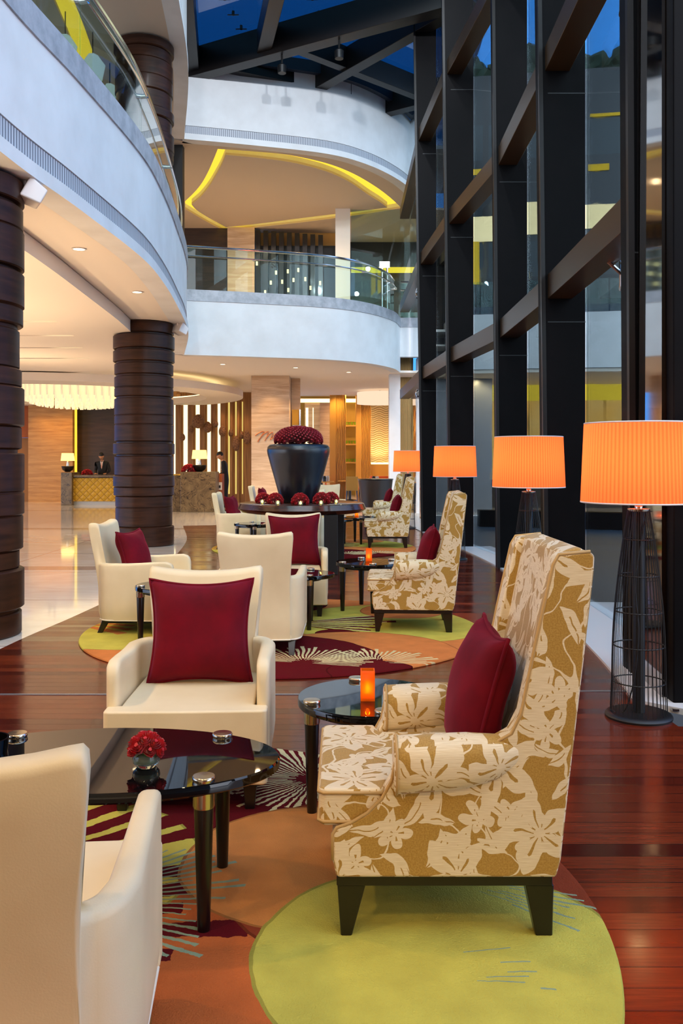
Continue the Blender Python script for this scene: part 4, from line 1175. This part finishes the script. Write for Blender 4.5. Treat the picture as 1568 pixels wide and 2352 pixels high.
# ------------------------------------------------------------------ ivory leather armchair
def ivory_chair(label, loc, rz):
    t = thing('armchair', label, 'armchair', loc, rz, 'ivory leather armchairs'); bm = B(); cols = []
    H0 = .115
    R = .12; half = []   # right-hand half of the plan, front of arm -> middle of the back: x, y, nx, ny, ztop, backness, thickness
    for x, dz, tf in ((.332, -.10, .25), (.328, -.06, .6), (.318, -.03, .85), (.30, -.012, .97), (.26, 0, 1), (.16, -.004, 1.05), (.04, -.012, 1.12), (-.08, -.016, 1.2), (-.18, -.016, 1.25)):
        half.append((x, -.352, 0, -1, .622+dz, 0, .058*tf, .058))
    for k in range(1, 6):
        a = k/6*pi/2; half.append((-.2-R*1.2*sin(a), -.352+R*(1-cos(a)), -sin(a), -cos(a), .604, .3*k/5, .075, .075))
    half.append((-.344, -.262, -.985, -.17, .603, .6, .08, .08))
    for y, zt in ((-.259, .80), (-.255, .90), (-.249, .935), (-.238, .948), (-.215, .945), (-.16, .934), (-.09, .926), (-.03, .923)):
        half.append((-.348-.016*(1-(y/.25)**2), y, -1, .1*y/.25, zt, 1, .09, .09))
    full = half + [(x, -y, nx, -ny, z, b, t0, t1) for x, y, nx, ny, z, b, t0, t1 in half[::-1]]
    nz = 9; rings = []
    for x, y, nx, ny, zt, bk, tt, tf in full:
        x -= nx*(tf-tt)/2; y -= ny*(tf-tt)/2
        def at(d, z):
            lean = -.085*max(0, z-.40)*bk/.55*(1 if bk > .5 else .4); fl = 1+.17*max(0, (z-.60)/.34)**1.2*(1 if bk == 1 else 0)
            dd = d+.018*max(0, 1-(z-H0)/.12)**2*(1 if d == 0 else 0)
            return (x+lean-nx*dd, (y-ny*dd)*fl, z)
        r = tt*.32; zs = [H0+(zt-r-H0)*k/nz for k in range(nz+1)]
        rings.append([at(0, z) for z in zs]+[at(r-r*cos(a), zt-r+r*sin(a)) for a in (pi*.17, pi*.34, pi*.5)]+[at(tt-r+r*sin(a), zt-r+r*cos(a)) for a in (0, pi*.16, pi*.33)]+[at(tt, z) for z in zs[::-1]])
    loft(bm, rings); sh = obj('shell', bm, M_leather, t, smooth=62)
    bm = B(); tube(bm, [(x-nx*.014, y-ny*.014, H0+.003) for x, y, nx, ny, z, b, t0, t1 in full], .006, 6); obj('welt', bm, M_piping, sh, smooth=180)
    T = [(-.33, -.27), (.225, -.285), (.315, -.285), (.325, -.345), (.40, -.345), (.415, -.33), (.42, 0), (.415, .33), (.40, .345), (.325, .345), (.315, .285), (.225, .285), (-.33, .27)]
    bm = B(); prism(bm, T, .115, .432, 'z'); obj('seat', bm, M_leather, t, bevel=.026, bseg=4)
    bm = B(); box(bm, -.27, .36, -.3, .3, .09, .125); obj('frame', bm, M_blackw, t)
    for sx in (1, -1):
        for sy in (1, -1):
            x, y = (.345 if sx > 0 else -.27), .27*sy; xo = x+(.015 if sx > 0 else -.06)
            bm = B(); loft(bm, [[(xo-.02, y-.02, 0), (xo+.02, y-.02, 0), (xo+.02, y+.02, 0), (xo-.02, y+.02, 0)], [(x-.03, y-.03, .12), (x+.03, y-.03, .12), (x+.03, y+.03, .12), (x-.03, y+.03, .12)]])
            obj('leg', bm, M_black, t, bevel=.003, bseg=1)
    return t
ch0 = ivory_chair('ivory leather armchair facing the viewer behind the black oval coffee table', (-.675, 4.14, .014), -pi/2+.04)
z = .014
for x, y, zz, rz, lab in ((-.80, 2.03, z, pi/2+.10, 'ivory leather armchair seen from behind at the lower left edge, cut off by the frame'),
                          (-.645, 7.10, z, pi/2-.02, 'ivory leather armchair seen from behind on the striped rug'),
                          (-.49, 8.80, z, -pi/2+.03, 'ivory leather armchair facing the viewer in front of the urn table leg'),
                          (-1.74, 7.90, z, -.05, 'ivory leather armchair in profile beside the second banded column'),
                          (-1.74, 15.1, z, -.02, 'ivory leather armchair in profile left of the urn table, before the marble desk'),
                          (-.57, 14.05, z, pi/2, 'ivory leather armchair seen from behind beneath the urn table'),
                          (-.6, 16.4, z, -pi/2, 'ivory leather armchair hidden behind the urn and its table'),
                          (-1.62, 19.7, 0, 0, 'small distant ivory leather armchair in profile, just above the left end of the urn table'),
                          (-.28, 20.1, z, -pi/2+.1, 'distant ivory leather armchair whose back top shows right of the urn')):
    dup(ch0, (x, y, zz), rz, lab)
cushion('crimson cushion in the ivory armchair behind the black oval coffee table', (-.675, 4.25, .682), -pi/2+.04, .16, .50, .19)
cushion('crimson cushion in the ivory armchair in front of the urn table leg', (-.475, 8.98, .69), -pi/2+.03, .17, .52, .16, .03)
cushion('crimson cushion in the profile ivory armchair beside the second banded column', (-1.84, 7.88, .67), -.25, .30, .44, .17)
cushion('crimson cushion in the profile ivory armchair left of the urn table', (-1.85, 15.05, .68), -.2, .28, .46, .17)
cushion('crimson cushion in the small distant ivory armchair above the urn table end', (-1.73, 19.65, .68), -.1, .28, .46, .17)

# ------------------------------------------------------------------ black tables with metal leg caps
def black_table(name, label, loc, rz, a, b, legs, cat, group):
    t = thing(name, label, cat, loc, rz, group); H = .475
    bm = B(); lathe(bm, [(.985, -.036), (1, -.03), (1, -.006), (.992, 0)], 96, (0, 0, H), a, b); obj('tabletop', bm, M_tabletop, t, smooth=30)
    bm = B(); lathe(bm, [(.8, -.06), (.8, -.036)], 64, (0, 0, H), a, b); obj('apron', bm, M_black, t)
    for x, y in legs:
        bm = B(); lathe(bm, [(.018, 0), (.02, .004), (.031, .395), (.031, .40)], 24, (x, y, 0)); l = obj('leg', bm, M_black, t)
        bm = B(); lathe(bm, [(.0325, .392), (.034, .397), (.034, .474), (.036, .48), (.037, .487), (.034, .491), (0, .492)], 28, (x, y, 0)); obj('metal_cap', bm, M_brass, l, smooth=45)
    return t
OV = [(.375, .22), (.375, -.22), (-.375, .22), (-.375, -.22)]
a0 = .0
oval0 = black_table('coffee_table', 'black glass oval coffee table with the rose vase, nearest the viewer', (-.81, 3.02, .014), 0, .60, .335, OV, 'table', 'black oval coffee tables')
dup(oval0, (-.66, 7.98, .014), 0, 'black oval coffee table between the two ivory armchairs on the striped rug')
dup(oval0, (-.4, 15.3, .014), 0, 'black oval coffee table on the far rug behind the urn table legs')
RD = [(-.25, -.12), (-.055, .27), (.25, .12), (.045, -.265)]
round0 = black_table('side_table', 'small round black glass table with a candle beside the nearest wing chair', (.125, 3.86, .0), 0, .315, .315, RD, 'table', 'small round black tables')
dup(round0, (.26, 8.87, .014), 0, 'small round black table with a candle beside the wing chair on the striped rug')
dup(round0, (.3, 15.95, .014), 0, 'small round black table with a candle beside the wing chair on the far rug')
dup(round0, (-1.36, 7.22, .014), 0, 'small round black table mostly hidden between the ivory chairs on the left')
dup(round0, (-1.42, 14.3, .014), 0, 'small round black table beside the profile ivory chair before the marble desk')

def candle(label, loc):
    t = thing('candle_holder', label, 'candle', loc, 0, 'amber candle holders'); w, h = .03, .128
    bm = B()
    loft(bm, [[(w, w, 0), (-w, w, 0), (-w, -w, 0), (w, -w, 0)], [(w, w, h), (-w, w, h), (-w, -w, h), (w, -w, h)], [(w-.004, w-.004, h), (-w+.004, w-.004, h), (-w+.004, -w+.004, h), (w-.004, -w+.004, h)], [(w-.004, w-.004, .012), (-w+.004, w-.004, .012), (-w+.004, -w+.004, .012), (w-.004, -w+.004, .012)]])
    obj('amber_glass', bm, M_candle, t, smooth=0)
    obj('tealight', lathe(B(), [(0, .012), (.019, .012), (.019, .03), (0, .03)], 16), M_piping, t)
    obj('flame', lathe(B(), [(0, .03), (.007, .04), (.008, .05), (.004, .068), (0, .08)], 12), M_flame, t)
    lamp_light((loc[0], loc[1], loc[2]+.055), .9, (1, .45, .1), .01)
    return t
def candlemat():
    m = bpy.data.materials.new('amber candle glass'); m.use_nodes = True; t = E.T = m.node_tree; t.nodes.remove(t.nodes['Principled BSDF'])
    tl = node('ShaderNodeBsdfTranslucent'); tl.inputs[0].default_value = (1, .34, .03, 1)
    tr = node('ShaderNodeBsdfTransparent'); tr.inputs[0].default_value = (1, .45, .06, 1)
    gl = node('ShaderNodeBsdfGlossy'); gl.inputs['Roughness'].default_value = .05
    mx = node('ShaderNodeMixShader'); mx.inputs[0].default_value = .45; link(tl.outputs[0], mx.inputs[1]); link(tr.outputs[0], mx.inputs[2])
    m2 = node('ShaderNodeMixShader'); m2.inputs[0].default_value = .06; link(mx.outputs[0], m2.inputs[1]); link(gl.outputs[0], m2.inputs[2])
    em = node('ShaderNodeEmission'); em.inputs[0].default_value = (1, .25, .015, 1); em.inputs[1].default_value = .1
    ad = node('ShaderNodeAddShader'); link(m2.outputs[0], ad.inputs[0]); link(em.outputs[0], ad.inputs[1])
    link(ad.outputs[0], t.nodes['Material Output'].inputs[0]); return m
M_candle = candlemat()
candle('square amber glass candle on the small round table beside the nearest wing chair', (.112, 3.80, .476))
candle('square amber glass candle on the round table by the striped rug wing chair', (.275, 8.9, .49))
candle('tiny square amber glass candle on the far round table', (.27, 15.95, .49))
bouquet((-.645, 2.93, .489), .058, 'red roses in a round glass bowl on the oval coffee table', None, n=15, size=.026, parts=True, flat=.85)
o = put(obj('black_dish', lathe(B(), [(0, 0), (.07, 0), (.075, .05), (.068, .05), (.064, .012), (0, .012)], 28), M_tabletop), 'round black dish at the left end of the oval coffee table', 'dish'); o.location = (-1.23, 3.07, .489)

# ------------------------------------------------------------------ big wood table with the urn
tx, ty = -.55, 12.35
ut = thing('urn_table', 'big live edge dark wood table carrying the blue black urn', 'table', (tx, ty, 0))
n = 72; rings = []
rn = random.Random(11); ph = [rn.uniform(0, 6) for _ in range(4)]
def rad(a): return .855*(1+.02*sin(3*a+ph[0])+.012*sin(7*a+ph[1]))
for f, z in ((.84, .775), (.93, .79), (1, .84), (.995, .91), (.97, .92)):
    rings.append([(rad(2*pi*k/n)*(f+(.03*abs(sin(5*2*pi*k/n/2+ph[2])) if .78 < z < .85 else 0))*cos(2*pi*k/n), rad(2*pi*k/n)*(f+(.03*abs(sin(5*2*pi*k/n/2)) if .78 < z < .85 else 0))*sin(2*pi*k/n), z) for k in range(n)])
bm = B(); loft(bm, rings); obj('tabletop', bm, M_slab, ut)
for x, y in ((.41, -.72), (-.45, .5), (.5, .6)):
    bm = B(); box(bm, x-.09, x+.09, y, y+.28 if y > 0 else y+.34, 0, .785); obj('leg', bm, M_blackw, ut, bevel=.006, bseg=1)
ux, uy = -.6, 12.35
urn = thing('urn', 'huge blue black glazed urn tapering to a narrow foot on the wood table', 'vase', (ux, uy, .92))
obj('body', lathe(B(), [(0, 0), (.235, 0), (.25, .02), (.30, .2), (.37, .45), (.43, .67), (.438, .72), (.43, .77), (.40, .80), (.34, .81), (.31, .79), (.30, .7), (0, .7)], 64), M_vase, urn, smooth=60)
rn = random.Random(5); bm = B()
for k in range(330):
    f = (k+.5)/330; th = k*2.39996; c_ = 1-f; s_ = sqrt(1-c_*c_)
    d = Vector((s_*cos(th), s_*sin(th), c_))
    p = Vector((d.x*.285*(1+.12*(1-c_)), d.y*.285*(1+.12*(1-c_)), .05+.2*c_**.6))
    rose(bm, p, .047*rn.uniform(.9, 1.1), rn, d+Vector((0, 0, .15)))
rm = put(obj('rose_mound', bm, M_rose, smooth=60), 'dome of packed dark red roses filling the mouth of the urn', 'flowers', kind='stuff'); rm.location = (ux, uy, 1.71)
for (px, d, r), lab in zip(((604, 12.2, .115), (632, 12.0, .12), (689, 11.72, .13), (738, 12.0, .13), (760, 12.3, .12)), ('leftmost low red rose bowl on the urn table', 'low red rose bowl just left of the foot of the urn', 'low red rose bowl in front of the urn foot', 'low red rose bowl just right of the urn foot', 'rightmost low red rose bowl on the urn table')):
    bouquet((X(px, d), d, .922), r, lab, 'rose bowls on the urn table', bowl=False, n=30, size=.036, m=M_rosel, flat=.9)
for (px, d), lab in zip(((602, 11.95), (638, 11.66), (690, 11.54), (737, 11.66), (772, 12.0)), ('tealight before the leftmost rose bowl', 'tealight between the left rose bowls and the urn', 'tealight before the rose bowl in front of the urn', 'tealight before the rose bowl right of the urn', 'tealight before the rightmost rose bowl')):
    o = thing('tealight', lab+' on the urn table', 'candle', (X(px, d), d, .921), 0, 'tealights on the urn table')
    obj('glass_cup', lathe(B(), [(0, 0), (.028, 0), (.03, .05), (.027, .05), (.025, .006), (0, .006)], 16), M_bowl, o)
    obj('flame', lathe(B(), [(0, .008), (.014, .016), (.014, .034), (.006, .046), (0, .055)], 10), M_flame, o)

# ------------------------------------------------------------------ floor lamps
def floor_lamp(label, loc):
    t = thing('floor_lamp', label, 'floor lamp', loc, 0, 'cage floor lamps along the window wall')
    obj('base', lathe(B(), [(0, 0), (.19, 0), (.192, .012), (.185, .022), (.165, .03), (0, .03)], 48), M_blackw, t)
    prof = [(.16, .03), (.157, .12), (.153, .21), (.149, .42), (.138, .62), (.117, .83), (.089, 1.04), (.061, 1.215)]
    pz = spline(prof, 3)
    bm = B(); nw = 36
    for k in range(nw):
        a = 2*pi*k/nw; tube(bm, [(p.x*cos(a), p.x*sin(a), p.y) for p in pz], .0021, 5)
    obj('wire_cage', bm, M_blackw, t)
    for i in (2, 3, 4, 5, 6):
        r, z = prof[i]; bm = B(); tube(bm, [((r-.004)*cos(2*pi*k/40), (r-.004)*sin(2*pi*k/40), z) for k in range(40)], .004, 6, True); obj('ring', bm, M_blackw, t)
    obj('centre_post', lathe(B(), [(0, .03), (.036, .03), (.036, 1.2), (0, 1.2)], 24), M_blackw, t)
    obj('top_cap', lathe(B(), [(0, 1.205), (.062, 1.205), (.064, 1.218), (.02, 1.222), (0, 1.222)], 24), M_brass, t)
    obj('neck', lathe(B(), [(.022, 1.22), (.024, 1.235), (.016, 1.25), (.016, 1.33), (0, 1.33)], 16), M_brass, t)
    r0, r1 = .328, .308
    n = 168; bm = B(); R = []
    for r, z in ((r0, 1.255), (r1, 1.72)):
        R.append([((r+(.0025 if k % 2 else -.0025))*cos(2*pi*k/n), (r+(.0025 if k % 2 else -.0025))*sin(2*pi*k/n), z) for k in range(n)])
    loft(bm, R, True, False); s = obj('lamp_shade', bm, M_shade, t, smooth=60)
    for r, z in ((r0, 1.257), (r1, 1.718)):
        bm = B(); tube(bm, [(r*cos(2*pi*k/64), r*sin(2*pi*k/64), z) for k in range(64)], .005, 6, True); obj('shade_rim', bm, M_speaker, s)
    obj('bulb', lathe(B(), [(0, 1.33), (.02, 1.33), (.035, 1.40), (.03, 1.44), (0, 1.46)], 16), M_bulb, t)
    bm = B(); tube(bm, spline([(.03, -.04, 1.2), (-.035, -.05, .8), (-.02, -.06, .5), (-.05, -.05, .2), (-.1, -.03, .035), (-.16, .02, .034)], 6), .004, 6); obj('cord', bm, M_blackw, t)
    return t
M_bulb = emitmat('lamp bulb', (1, .7, .35), 12)
LP = [(1.74, 5.19), (1.725, 8.17), (1.72, 13.45), (1.47, 19.6)]
fl0 = floor_lamp('black wire cage floor lamp with orange pleated shade, the largest, beside the nearest window fin', (*LP[0], 0))
for p, lab in zip(LP[1:], ('orange shaded cage floor lamp behind the nearest wing chair', 'orange shaded cage floor lamp behind the striped rug wing chair', 'smallest orange shaded floor lamp beside the farthest wing chairs')):
    dup(fl0, (*p, 0), .4, lab)
for p in LP: lamp_light((*p, 1.5), 14, (1, .6, .3), .09)

# ------------------------------------------------------------------ light
W = bpy.data.worlds.new('dusk sky'); SC.world = W; W.use_nodes = True; E.T = W.node_tree
bg = W.node_tree.nodes['Background']
dx, dy, dz = sep(coords('Generated'))
behind = (dy*-1.+.15).step(-.25, .9)
up = dz.step(-.02, .75)
c = mixc(behind, (.055, .30, .88), (1.72, 1.8, 1.98))
c = mixc(up*.5, c, mixc(behind, (.04, .20, .62), (1.4, 1.6, 1.95)))
c = mixc(dz.step(-.15, -.01), (.03, .035, .045), c)
link(c, bg.inputs[0]); bg.inputs[1].default_value = SKY

def spot(loc, target, w, col=(1, .70, .40), ang=100, blend=.8, r=.08):
    l = bpy.data.lights.new('downlight or added fill', 'SPOT'); l.energy = w; l.color = col; l.spot_size = radians(ang); l.spot_blend = blend; l.shadow_soft_size = r
    o = bpy.data.objects.new('downlight_or_fill', l); COL.objects.link(o); o.location = loc
    o.rotation_euler = (Vector(target)-Vector(loc)).to_track_quat('-Z', 'Y').to_euler(); return o
def area(loc, target, w, sx, sy, col=(1, .66, .36)):
    l = bpy.data.lights.new('ceiling panel', 'AREA'); l.shape = 'RECTANGLE'; l.size = sx; l.size_y = sy; l.energy = w; l.color = col
    o = bpy.data.objects.new('ceiling_panel_light', l); COL.objects.link(o); o.location = loc
    o.rotation_euler = (Vector(target)-Vector(loc)).to_track_quat('-Z', 'Y').to_euler(); return o
# lobby downlights
for x, y in ((-6, 3), (-6, 8), (-6, 13), (-5.5, 18), (-10, 10), (-10, 17), (-3.2, 24.5), (-1, 25.5), (-12, 27), (-6.4, 25), (-8.2, 29.5), (-4.6, 28.8)):
    spot((x, y, 3.66 if y < 21.5 else 3.45), (x, y, 0), LOB if y < 23 else LOB*.5, (1, .7, .4) if y < 23 else (1, .62, .24), ang=150)
for x, y, z in DL: spot((x, y, z-.03), (x+.1, y, 0), 60 if y < 17 else 320, ang=110)
for x, y in ((-6.3, 4), (-6.6, 9), (-6.8, 14), (-7, 19)): spot((x, y, 1.9), (x+.3, y, 4), UPW, ang=160, r=.15)  # added uplights without fixtures, put in to brighten the lobby soffit
for x, y in ((-3.9, 3), (-3.9, 6.2), (-3.95, 9.2), (-5.2, 12.4)): spot((x, y, 1.6), (x+.5, y+.2, 4), UPW*1.2, ang=150, r=.15)  # further added uplights, no fixtures, for the outer soffit
# wall washers in reception
spot((X(222, 31.6), 31.9, 3.9), (X(222, 32.6), 32.6, 2.4), 110, (1, .5, .2), 55, .6)
for px in (412, 440, 466, 490, 514, 533, 549, 565): spot((X(px, 31.2), 31.2, 3.88), (X(px, 31.8), 31.85, 1.8), 25, (1, .6, .28), 60)
spot((X(620, 24.9), 24.7, 3.9), (X(620, 25.4), 25.4, 1.5), 60, (1, .64, .3), 80)
for px in (90, 130, 165): spot((X(px, 31.5), 31.2, 3.9), (X(px, 32), 32, 1), 75, (1, .58, .14), 70)
# restaurant
for px, y in ((740, 32), (800, 34), (870, 32), (880, 35), (805, 36.2)): spot((X(px, y), y, 4.2), (X(px, y), y, 0), 160, (1, .64, .3), 150)
spot((X(870, 36.3), 36.3, 1.5), (X(870, 37), 37.1, 3), 60, (1, .72, .36), 120)
for px, y in ((776, 32.6), (835, 34.4), (775, 33.3)): spot((X(px, y), y, 4.2), (X(px, y)+.05, y+1.6, 1.2), 110, (1, .66, .22), 80)  # added spots, no fixtures, brightening the golden ribbed columns
# upper rear lounge
for x, y in ((-2.5, 26.5), (0, 26.5), (-4.5, 24), (-1, 24), (1.6, 28)): spot((x, y, 8.8), (x, y, 5), UPL, (1, .66, .34), 150)
for x, y in ((-5.5, 6), (-5.5, 12), (-5.5, 17)): spot((x, y, 8.8), (x, y, 5), 60, (1, .6, .25), 150)
# seating downlights from the balcony soffit edge and from the added low ceiling behind the camera
for x, y, tx_, ty_, w in ((-2.9, .5, -.6, 2.4, 160), (-2.9, 3.5, -.3, 4.2, 150), (-2.85, 6.6, -.4, 7.6, 150), (-2.9, 9.8, -.4, 8.8, 120)):
    spot((x, y, 3.9), (tx_, ty_, .4), w, (1, .66, .34), 80)
for x, y in ((5, 25), (7.5, 25), (4, 25.5), (10, 24)): spot((x, y, 3.85), (x, y+1.5, 0), 120, (1, .66, .3), 140)  # added spots warming the soffit of the made-up outside wing
struct('ceiling_sky_blocker', fill([[(-18, -6), (8, -6), (8, .6), (-18, .6)]], 4.0, 4.1), M_soffit)  # unseen low ceiling added to keep sky light off the foreground
bm = B(); box(bm, -18, 8, -6.2, -6, 0, 4.0); struct('wall_sky_blocker', bm, M_trav)  # unseen wall added to close off the sky behind the camera
for x, y in ((.9, -.6), (-1.2, -.8), (2.5, -2.5), (-1, -3.5)): spot((x, y, 3.95), (x*.6, y+2.2, .3), ENT, (1, .68, .3), 120)
for x, y in ((-1.2, 11), (1.2, 11), (-1.8, 5), (.8, 5)): spot((x, y, 10.2), (x*.6-.8, 21.5 if y > 8 else 14, 9.6 if y > 8 else 7), FLD, (.86, .92, 1), 75, 1, .1)  # added cool floods, no fixtures, to lighten the upper fascia
# view transform and Cycles settings
SC.view_settings.view_transform = 'Standard'; SC.view_settings.look = 'None'; SC.view_settings.gamma = 1; SC.view_settings.use_curve_mapping = False
SC.view_settings.exposure = EXPO
cy = SC.cycles
cy.max_bounces = 10; cy.diffuse_bounces = 4; cy.glossy_bounces = 5; cy.transmission_bounces = 8; cy.transparent_max_bounces = 16
cy.sample_clamp_indirect = 6; cy.caustics_reflective = False; cy.caustics_refractive = False
cy.use_denoising = True
try: cy.denoiser = 'OPENIMAGEDENOISE'
except Exception: pass
